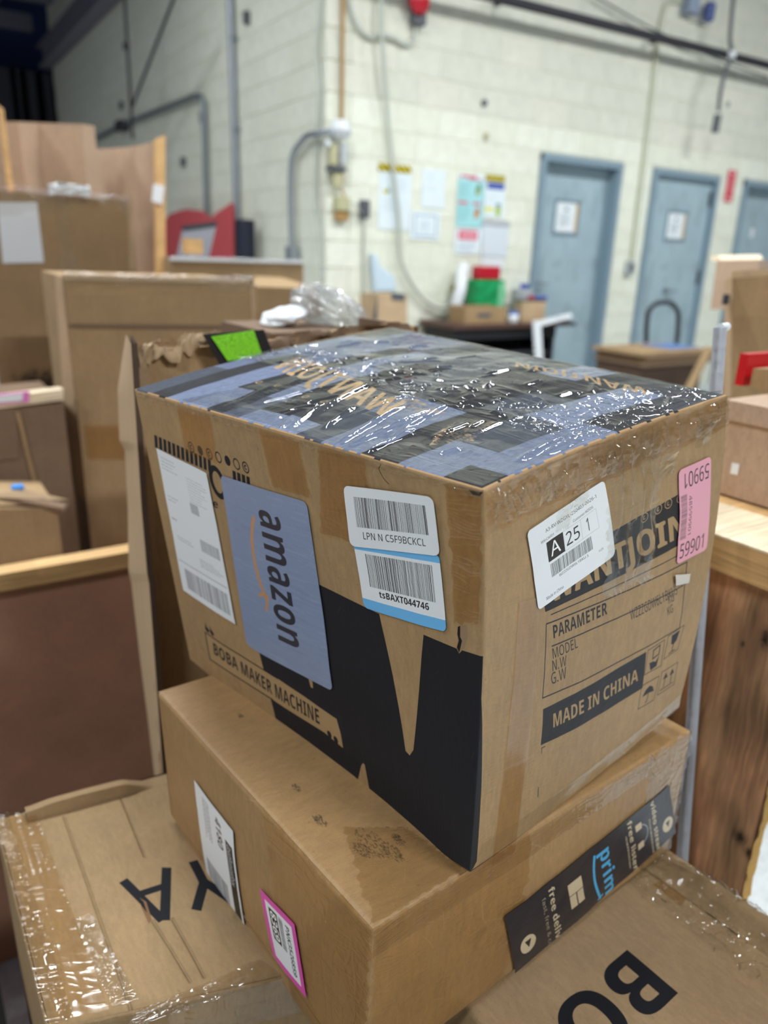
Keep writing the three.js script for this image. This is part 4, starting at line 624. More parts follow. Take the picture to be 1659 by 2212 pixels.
{ // tall carton beside the torn one
  const z = -1.75, { t, tl, tr } = carton('tall_carton', 'tall tan carton with brown tape bands, inside the wooden bin', onZ(136, 598, z), onZ(546, 607, z), V(0.02, 0, -0.4), M.tan);
  rimBoard(t, tl, tr, 0.012, M.pale, V(0, 0, -0.4)); rimTape(t, tl.clone().add(V(0, 0.008, 0.003)), tr.clone().add(V(0, 0.008, 0.003)), 0.03, 3);
  flat(t, 'side_flap', [onZ(119, 592, z - 0.06), onZ(134, 598, z - 0.004), onZ(186, 1086, z - 0.004), onZ(150, 1040, z - 0.08)], V(0, 0, -0.006), M.pale, 'pale side flap standing out');
  const ft = (q, m, n) => part(t, n, sheet((u, v) => { const p = q.map((k) => onZ(k[0], k[1], z + 0.003)); return p[0].lerp(p[1], u).lerp(p[3].lerp(p[2], u), v); }, 6, 4), m);
  ft([[182, 918], [330, 922], [330, 994], [190, 992]], M.tapeBrown, 'brown_tape'); ft([[150, 700], [548, 704], [548, 712], [151, 708]], M.brown, 'crease');
  flat(t, 'right_edge', [onZ(540, 606, z + 0.004), onZ(547, 607, z + 0.004), onZ(553, 722, z + 0.004), onZ(546, 722, z + 0.004)], V(0, 0, -0.004), M.pale);
}
{ // large carton with the blank label
  const z = -2.45, { t, tl, tr } = carton('tall_carton', 'large tan carton with a blank white label and crinkled taped rim', onZ(-60, 408, z), onZ(283, 432, z), V(0.04, 0, -0.4), M.tan);
  rimTape(t, tl.clone().add(V(0, 0.012, 0.004)), tr.clone().add(V(0, 0.012, 0.004)), 0.06, 9); flat(t, 'blank_label', qz(z + 0.004, [[-6, 437], [80, 437], [95, 567], [6, 569]]), V(0, 0, -0.002), M.white, 'blank white label');
  part(t, 'hanging_tape', sheet((u, v) => { const p = blend(upright(z + 0.006, 140, 505, 0.042, 0.25), u, v); p.z += 0.02 * Math.pow(fbm(u * 5, v * 22), 2); p.u = u; p.v = v * 4; return p; }, 10, 60), M.tapeShine); flat(t, 'right_edge', qz(z + 0.005, [[276, 432], [286, 434], [290, 584], [280, 584]]), V(0, 0, -0.004), M.pale);
  const c = canvas(256, 160), x = c.getContext('2d'), r = rng(3); for (let i = 0; i < 900; i++) { const a = 128 + (r() + r() - 1) * 120, b = 100 + (r() + r() - 1) * 60; x.fillStyle = `rgba(50,44,40,${0.25 * r()})`; x.fillRect(a, b, 6 + 14 * r(), 4 + 8 * r()); }
  part(t, 'smudge', sheet((u, v) => blend(upright(z + 0.004, 86, 818, 0.2, 0.14), u, v), 2, 2), new THREE.MeshStandardMaterial({ map: tex(c), transparent: true, roughness: 0.9 }), 'dark scuff marks');
}
{ // folded board behind it
  const z = -2.95, t = thing('folded_board', 'tall folded cardboard sheet standing behind the white label carton', 'cardboard'), xs = [[-40, 262, 0], [40, 263, 0.05], [82, 265, 0], [176, 268, 0.05], [204, 272, 0]];
  for (let i = 0; i < 4; i++) { const [a, b] = [xs[i], xs[i + 1]], p = onZ(a[0], a[1], z + a[2]), q = onZ(b[0], b[1], z + b[2]); flat(t, 'panel', [p, q, under(q), under(p)], V(0, 0, -0.008), M.pink); }
  const w = thing('wooden_post', 'yellowish post beside the folded board at the photo edge', 'post'), p = onZ(-4, 226, -2.85), q = onZ(8, 236, -2.85); flat(w, 'shaft', [p, q, under(q), under(p)], V(0, 0, -0.03), M.pine);
  const l = thing('paper_slip', 'crumpled white slip on top of the large carton rim', 'paper'); part(l, 'sheet', sheet((u, v) => { const k = blend(upright(-2.43, 149, 413, 0.11, 0.03), u, v); k.y += 0.008 * noise(u * 8, v * 3); k.z += 0.02 * noise(u * 7, v * 7); return k; }, 16, 6), M.white);
}
{ // curved board with post
  const z = -3.3, t = thing('curved_board', 'bowed cardboard sheet leaning against an upright wooden post', 'cardboard');
  const T = [[207, 322], [235, 320], [262, 319], [290, 316], [318, 310], [346, 299]].map((p, i) => onZ(p[0], p[1], z - 0.12 * Math.sin((i / 5) * Math.PI)));
  part(t, 'panel', sheet((u, v) => { const k = Math.min(4.999, u * 5), i = Math.floor(k), p = T[i].clone().lerp(T[i + 1], k - i); return V(p.x - 0.02 * v, p.y * (1 - v), p.z); }, 30, 4), M.pink);
  const w = thing('wooden_post', 'upright tan wooden post carrying a white label', 'post'), a = onZ(337, 300, z + 0.03), b = onZ(357, 292, z + 0.03), c = onZ(334, 585, z + 0.03), d = onZ(316, 585, z + 0.03); flat(w, 'shaft', [a, b, V(c.x - 0.03, 0, c.z), V(d.x - 0.03, 0, d.z)], V(0, 0, -0.03), M.pine); flat(w, 'white_label', qz(z + 0.034, [[332, 397], [356, 402], [350, 442], [328, 434]]), V(0, 0, -0.002), M.white);
}
{ // open carton with pale rim and pink sticker
  const z = -1.70, { t, tl, tr } = carton('open_carton', 'brown carton with pale rim and pink edged sticker, left of the tall carton', onZ(-60, 890, z), onZ(137, 868, z), V(0, 0, -0.3), M.brown);
  const q = qz(z + 0.008, [[-60, 866], [137, 841], [137, 864], [-60, 890]]); flat(t, 'rim', q, V(0, 0, -0.04), M.pineTop, 'pale double rim'); flat(t, 'sticker', qz(z + 0.012, [[-20, 854], [64, 845], [62, 868], [-20, 876]]), V(0, 0, -0.003), M.pinkSticker ?? (M.pinkSticker = new THREE.MeshStandardMaterial({ color: 0xe27fc4, roughness: 0.5 })), 'pink sticker'); flat(t, 'sticker_face', qz(z + 0.014, [[-20, 858], [50, 850], [48, 866], [-20, 872]]), V(0, 0, -0.002), M.white);
  flat(t, 'fold', qz(z + 0.006, [[34, 890], [42, 890], [82, 1056], [74, 1056]]), V(0, 0, -0.006), M.tan, 'raised fold line'); flat(t, 'corner_tape', qz(z + 0.004, [[-40, 886], [36, 880], [40, 990], [-40, 1000]]), V(0, 0, -0.002), M.brown);
}
{ // low carton with lifted flap
  const z = -1.46, { t, tl, tr } = carton('open_carton', 'low tan carton with a lifted flap, just behind the wooden bin rail', onZ(-60, 1100, z), onZ(124, 1098, z), V(0, 0, -0.2), M.tan);
  flat(t, 'lifted_flap', [onZ(-60, 1062, z - 0.03), onZ(58, 1058, z - 0.03), onZ(148, 1082, z - 0.02), onZ(136, 1098, z + 0.012)].map((p) => p), V(0, -0.008, 0), M.brown, 'lifted flap'); flat(t, 'flap_edge', [onZ(-60, 1060, z - 0.02), onZ(58, 1058, z - 0.02), onZ(150, 1080, z - 0.01), onZ(-60, 1074, z - 0.01)], V(0, -0.004, -0.01), M.pale);
  const b = thing('blue_scrap', 'small bright blue scrap on the lifted flap', 'scrap'), p = onZ(38, 1054, z - 0.03); part(b, 'body', rbox(0.022, 0.01, 0.02, 0.004, p.x, p.y + 0.001, p.z), new THREE.MeshStandardMaterial({ color: 0x2f86d8, roughness: 0.4 }));
}
{ // centre background
  const z = -1.98, a = onZ(556, 619, z), b = onZ(692, 623, z), { t } = carton('long_carton', 'long tan carton seen between the tall carton and the wall corner', V(a.x, a.y, z), V(b.x, a.y - 0.005, z), V(0.3, 0, -0.9), M.tan);
  flat(t, 'top_print', [V(a.x + 0.25, a.y + 0.002, z - 0.75), V(b.x + 0.1, a.y + 0.002, z - 0.75), V(b.x + 0.06, a.y + 0.002, z - 0.6), V(a.x + 0.2, a.y + 0.002, z - 0.6)], V(0, -0.001, 0), M.black);
  const z2 = -3.05, c = carton('long_carton', 'thin topped carton with white taped edge behind the long carton', onZ(368, 559, z2), onZ(655, 566, z2), V(0.03, 0, -0.2), M.tan); rimTape(c.t, c.tl.clone().add(V(0, 0.012, 0.01)), c.tr.clone().add(V(0, 0.012, 0.01)), 0.03, 5); part(c.t, 'white_edge', slab([c.tl, c.tr, c.tr.clone().add(V(0, -0.014, 0)), c.tl.clone().add(V(0, -0.014, 0))].map((p) => p.add(V(0, 0.008, 0.006))), V(0, 0, -0.01)), M.white);
  const w = thing('wood_offcut', 'short orange wood offcut on the thin topped carton', 'wood'), p = onZ(424, 548, z2 - 0.02); part(w, 'block', box(0.066, 0.058, 0.06, p.x, c.tl.y + 0.041, z2 - 0.06), M.pine);
  /* support carton, pillow pack, bag */
  const s = thing('low_carton', 'low carton behind the torn rim carrying plastic packing', 'carton'), top = onZ(690, 702, -1.1).y, xr = onZ(782, 702, -1.0).x; part(s, 'body', box(0.15, top, 0.2, xr - 0.075, top / 2, -1.1), M.brown);
  const k = thing('foam_pack', 'white foam packing sheet beside the crumpled bag', 'packing'), q = onZ(612, 692, -1.1); { const g = new THREE.SphereGeometry(1, 32, 20), P = g.attributes.position; for (let i = 0; i < P.count; i++) { const v = V(P.getX(i), P.getY(i), P.getZ(i)), n = 0.8 + 0.4 * noise(v.x * 3 + 4, v.y * 3 + v.z * 2); P.setXYZ(i, q.x + v.x * 0.032 * n + v.y * 0.01, top + 0.014 + v.y * 0.015 * n + v.x * 0.005, -1.1 + v.z * 0.04 * n); } g.computeVertexNormals(); part(k, 'body', g, M.white); }
  const bag = thing('plastic_bag', 'crumpled clear plastic bag lying beyond the torn rim', 'bag'); const o = onZ(715, 668, -1.1); { const g = new THREE.SphereGeometry(1, 70, 50), P = g.attributes.position; for (let i = 0; i < P.count; i++) { const v = V(P.getX(i), P.getY(i), P.getZ(i)), n = 0.65 + 0.5 * ridge(v.x * 3 + 7, v.y * 4 + v.z * 3) + 0.15 * ridge(v.x * 9, v.z * 9 + v.y * 7); P.setXYZ(i, o.x + v.x * 0.052 * n + v.y * -0.02, Math.max(top + 0.002, o.y - 0.005 + v.y * 0.036 * n - v.x * 0.014), o.z + v.z * 0.05 * n); } g.computeVertexNormals(); part(bag, 'film', g, new THREE.MeshPhysicalMaterial({ color: 0xe9eaea, transmission: 0.75, thickness: 0, roughness: 0.12, ior: 1.45 })); }
}
{ // cartons in the right bin
  const x3 = 0.8, A = onX(1571, 888, x3), B = onX(1700, 916, x3), yT = (A.y + B.y) / 2; const t = thing('wide_carton', 'pale tan carton with a small white sticker, standing behind the pine rail', 'carton');
  const nz = -0.36, yB = 1.3 - 0.387 * 0.67 + 0.003, tl = V(x3, yT, A.z), tr = V(x3, yT, nz); part(t, 'body', slab([tl, tr, under(tr, yB), under(tl, yB)], V(0.26, 0, 0)), M.pink); part(t, 'lid_lip', slab([tl.clone().add(V(-0.006, 0.014, -0.004)), tr.clone().add(V(-0.006, 0.014, 0)), tr.clone().add(V(-0.006, -0.008, 0)), tl.clone().add(V(-0.006, -0.008, -0.004))], V(0.1, 0, 0)), M.pink, 'raised lid lip');
  const sp = onX(1587, 1013, x3 - 0.002); flat(t, 'white_sticker', [[1581, 1000], [1597, 1003], [1593, 1026], [1577, 1023]].map((p) => onX(p[0], p[1], x3 - 0.001)), V(0.001, 0, 0), M.white, 'small white sticker');
  /* tall carton behind */
  const d = 1.5, tl1 = at(1580, 594, d), tr1 = at(1720, 584, d * 0.97), c = carton('tall_carton', 'tall upright carton with a clipped edge, tallest at the photo right', tl1, tr1, V(0.28, 0, -0.14), M.tan); rimBoard(c.t, tl1, tr1, 0.014, M.pale, V(0.06, 0, -0.03)); flat(c.t, 'corner_fold', [at(1567, 604, d + 0.02), at(1582, 596, d - 0.004), at(1578, 900, d * 0.985), at(1563, 900, d + 0.01)], V(0.004, 0, -0.004), M.pale); { const p = at(1568, 647, d - 0.005); part(c.t, 'clip', box(0.01, 0.02, 0.01, p.x, p.y, p.z, -0.6), M.darkSteel); }
  const r2 = thing('overhanging_carton', 'pinkish carton overhanging behind the tall upright carton', 'carton'), q = [at(1548, 562, 2.3), at(1640, 560, 2.25), at(1632, 668, 2.25), at(1534, 668, 2.3)]; part(r2, 'body', slab(q, V(0.35, 0, -0.18)), M.pink); part(r2, 'top_flap', slab([q[0].clone().add(V(0.05, 0.014, -0.03)), q[1].clone().add(V(0.05, 0.014, -0.03)), q[1].clone().add(V(0.02, 0.0, 0)), q[0].clone().add(V(0.02, 0.0, 0))], V(0.03, -0.003, -0.05)), M.pineTop);
  { const s = thing('support_carton', 'carton hidden behind the tall upright carton', 'carton'); const sp2 = at(1730, 668, 2.45); part(s, 'body', box(0.2, q[2].y - 0.012, 0.2, sp2.x, (q[2].y - 0.012) / 2, sp2.z), M.brown); }
  const y4 = yT + 0.015, f4 = [onX(1627, 796, 0.9), onX(1710, 800, 0.9)], b4 = thing('small_carton', 'small tan carton standing on the wide carton', 'carton'); part(b4, 'body', slab([f4[0], f4[1], under(f4[1], y4), under(f4[0], y4)], V(0.12, 0, 0.0)), M.tan);
  const red = thing('red_folder', 'bright red folder standing behind the small tan carton', 'folder'), rq = [onX(1613, 778, 0.93), onX(1720, 772, 0.93)]; const rz = f4[0].z - 0.012, rx = onZ(1611, 800, rz).x; part(red, 'cover', slab([V(rx, f4[0].y + 0.016, rz), V(rx + 0.14, f4[0].y + 0.016, rz), V(rx + 0.14, y4, rz), V(rx, y4, rz)], V(0, 0, -0.012)), new THREE.MeshStandardMaterial({ color: 0xc0101c, roughness: 0.4 }));
  const foam = thing('foam_strip', 'long white foam strip standing between the printed carton and the plywood', 'foam'), p0 = at(1556, 708, 0.69), p1 = at(1496, 1545, 0.76), e = p1.clone().add(p1.clone().sub(p0).multiplyScalar((p1.y - 0.01) / (p0.y - p1.y))); part(foam, 'strip', rod(p0, e, 0.006, 14), new THREE.MeshStandardMaterial({ color: 0xdfe3ee, roughness: 0.7, bumpMap: boardBump, bumpScale: 0.002 })); part(foam, 'curled_end', rod(p0, at(1570, 706, 0.7), 0.004, 10), M.white);
}

/* ---------------------------------------------------------------- on and before the block walls */
const wz = (px, py, off = 0.02) => onZ(px, py, WZ + off), wx = (px, py, off = 0.02) => onX(px, py, WX - off);
const mat = (color, roughness = 0.5, metalness = 0) => new THREE.MeshStandardMaterial({ color, roughness, metalness });
M.brass = mat(0xb08a55, 0.5, 0.2); M.beige = mat(0xb9b48f, 0.6); M.red = mat(0xb8172a, 0.35); M.blue = mat(0x2340a8, 0.4); M.green = mat(0x109a58, 0.45); M.greyPlastic = mat(0xb6babd, 0.5); M.darkGrey = mat(0x55585e, 0.5);
function single(name, label, category, geo, m, group) { const o = new THREE.Mesh(geo, m); o.name = numbered(name); o.castShadow = o.receiveShadow = true; scene.add(o); return tag(o, label, category, group); }
/* left wall conduits */
{
  const t = thing('conduit', 'tall straight steel conduit on the grey block wall', 'conduit'); part(t, 'pipe', rod(V(WX - 0.04, wx(505, -40).y + 0.6, wx(505, 100).z), V(WX - 0.04, 0.9, wx(505, 100).z), 0.032, 14), M.conduit);
  for (const py of [80, 280]) { const p = wx(508, py, 0.03); part(t, 'strap', box(0.05, 0.03, 0.1, WX - 0.03, p.y, wx(505, 100).z), M.steel); }
  const b = thing('conduit', 'steel conduit bending down the grey block wall from the left', 'conduit'), z0 = wx(445, 300).z; part(b, 'pipe', tube([wx(205, 300, 0.05), wx(265, 270, 0.05), wx(340, 240, 0.05), wx(395, 218, 0.05), wx(425, 207, 0.05), wx(436, 212, 0.05), wx(439, 235, 0.05), V(WX - 0.05, 1.6, z0), V(WX - 0.05, 1.0, z0)], 0.026, 90, 10), M.steel); { const p = wx(437, 243, 0.05); part(b, 'coupling', rod(p, V(p.x, p.y - 0.09, p.z), 0.036, 12), M.steel); const q = wx(262, 272, 0.08); part(b, 'junction', rbox(0.12, 0.12, 0.2, 0.02, q.x, q.y, q.z), M.darkSteel); }
  const z2 = wx(640, 450).z, c = thing('conduit', 'steel conduit bending round the corner to the white signal lamp', 'conduit'); part(c, 'pipe', tube([wz(722, 290, 0.1), V(WX - 0.02, wz(722, 290).y, WZ + 0.1), wx(690, 288, 0.06), wx(662, 294, 0.05), wx(650, 308, 0.05), V(WX - 0.05, wx(648, 340).y, z2), V(WX - 0.05, 0.9, z2)], 0.022, 80, 10), M.conduit); { const p = wx(636, 548, 0.06); part(c, 'junction', rbox(0.08, 0.12, 0.1, 0.01, p.x, p.y, z2), M.conduit); }
  const w = thing('drop_rod', 'thin dark rod hanging down before the grey wall', 'rod'); { const a = onX(268, -20, WX - 0.5), d = onX(287, 300, WX - 0.5); part(w, 'rod', rod(a, d, 0.016, 8), M.darkSteel); part(w, 'joint', rod(onX(272, 92, WX - 0.5), onX(273, 108, WX - 0.5), 0.03, 10), M.darkSteel); }
  const s = thing('brace_rod', 'slanting thin rod before the grey wall', 'rod'); part(s, 'rod', rod(onX(378, -10, WX - 0.45), onX(285, 232, WX - 0.45), 0.015, 8), M.darkSteel);
  const k = thing('wall_cable', 'pale cable running down beside the wall corner', 'cable'); part(k, 'cable', tube([wx(694, -20, 0.02), wx(690, 40, 0.02), wx(686, 110, 0.02), wx(690, 190, 0.02), wx(684, 330, 0.02), wx(683, 440, 0.02), wx(693, 520, 0.02), wx(696, 600, 0.02)], 0.013, 80, 8), M.cable);
  for (const [px, py] of [[262, 228], [396, 350], [533, 38]]) single('wall_bracket', 'small dark stub on the grey block wall ' + ({ 262: 'near the slanting rod', 396: 'beside the bent conduit', 533: 'beside the tall conduit' })[px], 'bracket', (() => { const p = wx(px, py, 0.02); return rbox(0.05, 0.09, 0.07, 0.01, p.x, p.y, p.z); })(), M.darkGrey);
}
/* signal lamp and boxes at the corner */
{
  const t = thing('brown_conduit', 'brown conduit running down to the white signal lamp', 'conduit'), p = wz(740, 100, 0.03); part(t, 'pipe', rod(V(p.x, 4.2, p.z), V(p.x, wz(738, 262).y, p.z), 0.014, 10), M.brass);
  const a = thing('signal_lamp', 'white domed signal lamp on the block corner', 'lamp'), q = wz(735, 283, 0.09); part(a, 'dome', lathe([[0.001, 0.075], [0.04, 0.068], [0.07, 0.04], [0.078, 0], [0.07, -0.035], [0.04, -0.05], [0.001, -0.055]], q.x, q.y, q.z), M.white); part(a, 'rim_band', cyl(0.08, 0.08, 0.018, q.x, q.y - 0.01, q.z, 26), M.greyPlastic);
  part(a, 'bulb', new THREE.SphereGeometry(0.024, 16, 12).translate(q.x - 0.1, q.y - 0.09, q.z), M.white); part(a, 'ballast', rbox(0.06, 0.14, 0.06, 0.01, q.x - 0.05, q.y - 0.16, q.z - 0.02), M.beige); part(a, 'ballast', rbox(0.05, 0.15, 0.06, 0.01, q.x + 0.03, q.y - 0.15, q.z - 0.02), M.greyPlastic); part(a, 'base_plate', rbox(0.14, 0.03, 0.08, 0.008, q.x - 0.02, q.y - 0.25, q.z - 0.02), M.darkGrey); part(a, 'lower_box', rbox(0.08, 0.1, 0.05, 0.01, q.x - 0.005, q.y - 0.32, q.z - 0.03), M.beige);
  const lead = thing('loose_lead', 'twisted lead from the signal lamp to the beige junction box', 'cable'); part(lead, 'wire', tube([wz(738, 362, 0.05), wz(742, 385, 0.07), wz(738, 410, 0.05), wz(744, 425, 0.07), wz(740, 440, 0.04)], 0.008, 40, 6), M.brass); part(lead, 'wire', tube([wz(716, 345, 0.04), wz(728, 375, 0.05), wz(738, 405, 0.05)], 0.005, 24, 6), M.cable);
  const j = thing('junction_box', 'beige junction box under the signal lamp', 'box'), r = wz(738, 450, 0.04); part(j, 'cover', rbox(0.11, 0.1, 0.08, 0.01, r.x, r.y + 0.03, r.z), M.beige); part(j, 'body', rbox(0.1, 0.07, 0.06, 0.01, r.x + 0.003, r.y - 0.05, r.z - 0.01), M.brass);
  const s = thing('switch_box', 'grey switch box beside the beige junction box', 'box'), u = wz(787, 452, 0.03); part(s, 'body', rbox(0.07, 0.13, 0.06, 0.01, u.x, u.y, u.z), M.darkGrey); part(s, 'pipe', rod(V(u.x + 0.003, u.y - 0.06, u.z - 0.01), V(u.x + 0.02, 0.9, u.z - 0.01), 0.012, 10), M.cable); part(s, 'lead', tube([V(r.x + 0.05, r.y + 0.04, r.z), wz(765, 440, 0.06), wz(778, 456, 0.05), V(u.x - 0.03, u.y - 0.03, u.z)], 0.006, 30, 6), M.cable);
}
/* alarm bell with its cord, hanging cable */
{
  const a = thing('alarm_bell', 'red alarm bell high on the cream wall', 'bell'), p = wz(905, 2, 0.09); part(a, 'gong', lathe([[0.001, 0.06], [0.05, 0.05], [0.085, 0.02], [0.09, 0], [0.001, 0]], 0, 0, 0).rotateX(Math.PI / 2).translate(p.x, p.y, p.z), M.red); part(a, 'base', rbox(0.11, 0.16, 0.07, 0.01, p.x + 0.03, p.y - 0.06, p.z - 0.045), M.darkGrey);
  const c = thing('bell_cord', 'grey cord looping from the corner to the red bell', 'cable'); part(c, 'cord', tube([wz(752, -20, 0.03), wz(758, 20, 0.03), wz(775, 60, 0.03), wz(800, 80, 0.03), wz(826, 76, 0.04), wz(850, 82, 0.03), wz(876, 96, 0.03), wz(893, 88, 0.03), wz(898, 60, 0.03), wz(900, 48, 0.03)], 0.015, 110, 8), M.cable);
  const h = thing('hanging_cable', 'long grey cable hanging across the notices to the table', 'cable'); part(h, 'cable', tube([wz(825, -20, 0.08), wz(822, 40, 0.08), wz(829, 140, 0.08), wz(838, 260, 0.05), wz(850, 370, 0.05), wz(862, 480, 0.05), wz(866, 560, 0.05), wz(885, 605, 0.05), wz(912, 642, 0.05), wz(945, 664, 0.06), wz(985, 656, 0.07), wz(1012, 622, 0.08), wz(1028, 596, 0.08)], 0.016, 160, 8), M.cable);
}
/* sprinkler pipe, wires, fittings over the doors */
{
  const z = WZ + 0.2, t = thing('sprinkler_pipe', 'thick dark pipe crossing high before the cream wall', 'pipe'), a = onZ(1060, -8, z), b = onZ(1659, 141, z); part(t, 'pipe', rod(a.clone().add(a.clone().sub(b).multiplyScalar(0.3)), b.clone().add(b.clone().sub(a).multiplyScalar(0.3)), 0.036, 14), M.darkSteel);
  for (const k of [0.05, 0.56, 1.2]) { const p = a.clone().lerp(b, k); part(t, 'bracket', box(0.03, 0.05, 0.15, p.x, p.y + 0.02, z - 0.085), M.darkSteel); }
  const w = thing('thin_wire', 'thin wire running under the dark pipe', 'wire'); part(w, 'wire', tube([wz(1285, -8, 0.06), wz(1350, 30, 0.06), wz(1420, 68, 0.06), wz(1520, 115, 0.06), wz(1659, 168, 0.06)], 0.008, 50, 6), M.darkGrey);
  const c = thing('conduit', 'thin painted conduit between the first two doors, ending in a switch', 'conduit'), x1 = wz(1405, 200, 0.02); part(c, 'pipe', tube([wz(1472, 4, 0.02), wz(1452, 2, 0.02), wz(1440, 8, 0.02), wz(1430, 40, 0.02), wz(1420, 100, 0.02), wz(1408, 210, 0.02), wz(1392, 340, 0.02), wz(1377, 460, 0.02), wz(1364, 565, 0.02)], 0.02, 120, 8), mat(0xc6c8b2, 0.6)); { const p = wz(1360, 578, 0.03); part(c, 'switch_plate', rbox(0.09, 0.13, 0.05, 0.008, p.x, p.y, p.z), M.greyPlastic); part(c, 'switch', rbox(0.05, 0.08, 0.02, 0.004, p.x, p.y, p.z + 0.03), M.darkGrey); }
  const e = thing('emergency_light', 'grey emergency light with a blue lamp over the second door', 'lamp'), p = wz(1492, 14, 0.06); part(e, 'case', rbox(0.14, 0.16, 0.1, 0.01, p.x, p.y + 0.02, p.z), mat(0x8f9bb0, 0.5)); const q = wz(1532, 26, 0.08); part(e, 'head', rbox(0.09, 0.16, 0.08, 0.02, q.x, q.y, q.z), mat(0x4c5a94, 0.4)); part(e, 'arm', rod(V(p.x, p.y - 0.06, p.z), V(q.x, q.y - 0.06, q.z), 0.01, 8), M.steel);
  const g = thing('hanging_plug', 'dark cable with a plug hanging before the cream wall', 'cable'); part(g, 'cable', tube([onZ(1586, -20, z + 0.07), onZ(1580, 40, z + 0.07), onZ(1577, 90, z + 0.07), onZ(1582, 120, z + 0.07), onZ(1568, 150, z + 0.07), onZ(1558, 190, z + 0.07), onZ(1552, 240, z + 0.07)], 0.018, 70, 8), M.darkGrey); part(g, 'plug', rod(onZ(1551, 248, z + 0.07), onZ(1544, 286, z + 0.07), 0.035, 12), M.darkGrey); { const k = onZ(1581, 118, z + 0.07); part(g, 'tie', rbox(0.06, 0.06, 0.05, 0.01, k.x, k.y, z + 0.07), M.white); } part(g, 'ring', new THREE.TorusGeometry(0.02, 0.006, 8, 16).translate(onZ(1558, 228, z).x, onZ(1558, 228, z).y, z + 0.07), M.darkGrey);
  for (const [px, py, l] of [[1046, 222, 'upper'], [1050, 294, 'lower']]) single('bolt_hole', 'dark ' + l + ' bolt stub on the cream wall left of the doors', 'bolt', (() => { const k = wz(px, py, 0.01); return cyl(0.024, 0.024, 0.03, 0, 0, 0, 12).rotateX(Math.PI / 2).translate(k.x, k.y, k.z); })(), l === 'upper' ? M.darkGrey : M.beige);
}
/* notices */
const notice = (name, label, q, draw, w = 256, h = 340, fill = '#e4eef2') => { const t = q.map((p) => wz(p[0], p[1], 0.008)), x0 = (t[0].x + t[3].x) / 2, x1 = (t[1].x + t[2].x) / 2, y1 = (t[0].y + t[1].y) / 2, y0 = (t[2].y + t[3].y) / 2, g = new THREE.BoxGeometry(x1 - x0, y1 - y0, 0.006), c = canvas(w, h), x = c.getContext('2d'); g.translate((x0 + x1) / 2, (y0 + y1) / 2, WZ + 0.006); x.fillStyle = fill; x.fillRect(0, 0, w, h); draw(x, w, h); return single(name, label, 'notice', g, new THREE.MeshStandardMaterial({ map: tex(c), roughness: 0.55 }), 'notices on the cream wall'); };
const hazard = (x, w, h) => { x.fillStyle = '#e0c912'; x.fillRect(0, 0, w, h); x.fillStyle = '#2a2713'; for (let i = -1; i < 9; i++) poly(x, [[i * w / 6, 0], [i * w / 6 + w / 14, 0], [i * w / 6 + w / 14 + h * 0.7, h], [i * w / 6 + h * 0.7, h]], '#2a2713'); };
notice('hazard_strip', 'yellow and black striped strip above the tall white notice', [[818, 353], [888, 358], [888, 374], [818, 370]], hazard, 256, 64); notice('hazard_strip', 'short yellow and black strip above the blue headed notice', [[1050, 377], [1091, 380], [1091, 394], [1050, 391]], hazard, 160, 64); notice('hazard_strip', 'yellow and black striped strip low beside the table', [[976, 615], [1014, 617], [1014, 630], [976, 628]], hazard, 160, 64);
notice('wall_notice', 'tall white notice with a small coloured mark under the striped strip', [[819, 371], [888, 375], [886, 499], [818, 495]], (x, w, h) => { textRows(x, 150, 40, 80, 8, 14, '#b4c4d0', 4); x.fillStyle = '#e3c63a'; x.fillRect(30, 140, 40, 30); x.fillStyle = '#3f7f9c'; poly(x, [[70, 120], [90, 150], [60, 170]], '#3a8060'); textRows(x, 30, 210, 190, 7, 16, '#b9cad6', 6); }, 256, 460);
notice('wall_notice', 'plain white notice pinned high beside the striped strip', [[912, 364], [962, 368], [960, 452], [911, 448]], (x, w, h) => { textRows(x, 60, 40, 90, 5, 16, '#bccad6', 8); textRows(x, 40, 150, 160, 3, 16, '#c5d2dc', 9); });
notice('certificate', 'white certificate with a grey border below the plain notice', [[888, 455], [952, 459], [948, 520], [886, 516]], (x, w, h) => { x.strokeStyle = '#a9b8c9'; x.lineWidth = 14; x.strokeRect(36, 30, w - 72, h - 60); textRows(x, 80, 80, 100, 3, 24, '#8fa0b4', 3, 7); textRows(x, 70, 150, 120, 4, 18, '#b3c0cd', 5); }, 256, 230);
notice('safety_poster', 'tall pale green safety poster with red headings', [[990, 375], [1046, 379], [1043, 492], [986, 489]], (x, w, h) => { x.fillStyle = '#a8dde0'; x.fillRect(0, 40, w, h - 40); x.fillStyle = '#d05068'; x.fillRect(20, 10, 150, 22); x.fillRect(100, 34, 130, 14); x.fillRect(10, 240, 90, 26); x.fillRect(150, 244, 80, 22); textRows(x, 12, 80, 120, 7, 20, '#5f9ea4', 3, 6); textRows(x, 12, 290, 130, 7, 20, '#5f9ea4', 4, 6); for (const [y, c] of [[130, '#5d8f5a'], [340, '#c06a40']]) { x.fillStyle = c; x.beginPath(); x.ellipse(196, y, 24, 52, 0.2, 0, 7); x.fill(); x.fillStyle = '#d8b04a'; x.fillRect(186, y, 18, 40); } }, 256, 470);
notice('danger_sign', 'white danger sign with a red panel below the safety poster', [[984, 492], [1040, 495], [1038, 551], [982, 548]], (x, w, h) => { x.fillStyle = '#d84a68'; x.fillRect(30, 20, w - 70, 90); fitText(x, 'DANGER', 50, 44, 150, 38, 'bold', '#f6e4e8'); textRows(x, 34, 140, 180, 4, 24, '#8fa5b8', 5, 9); }, 256, 250);
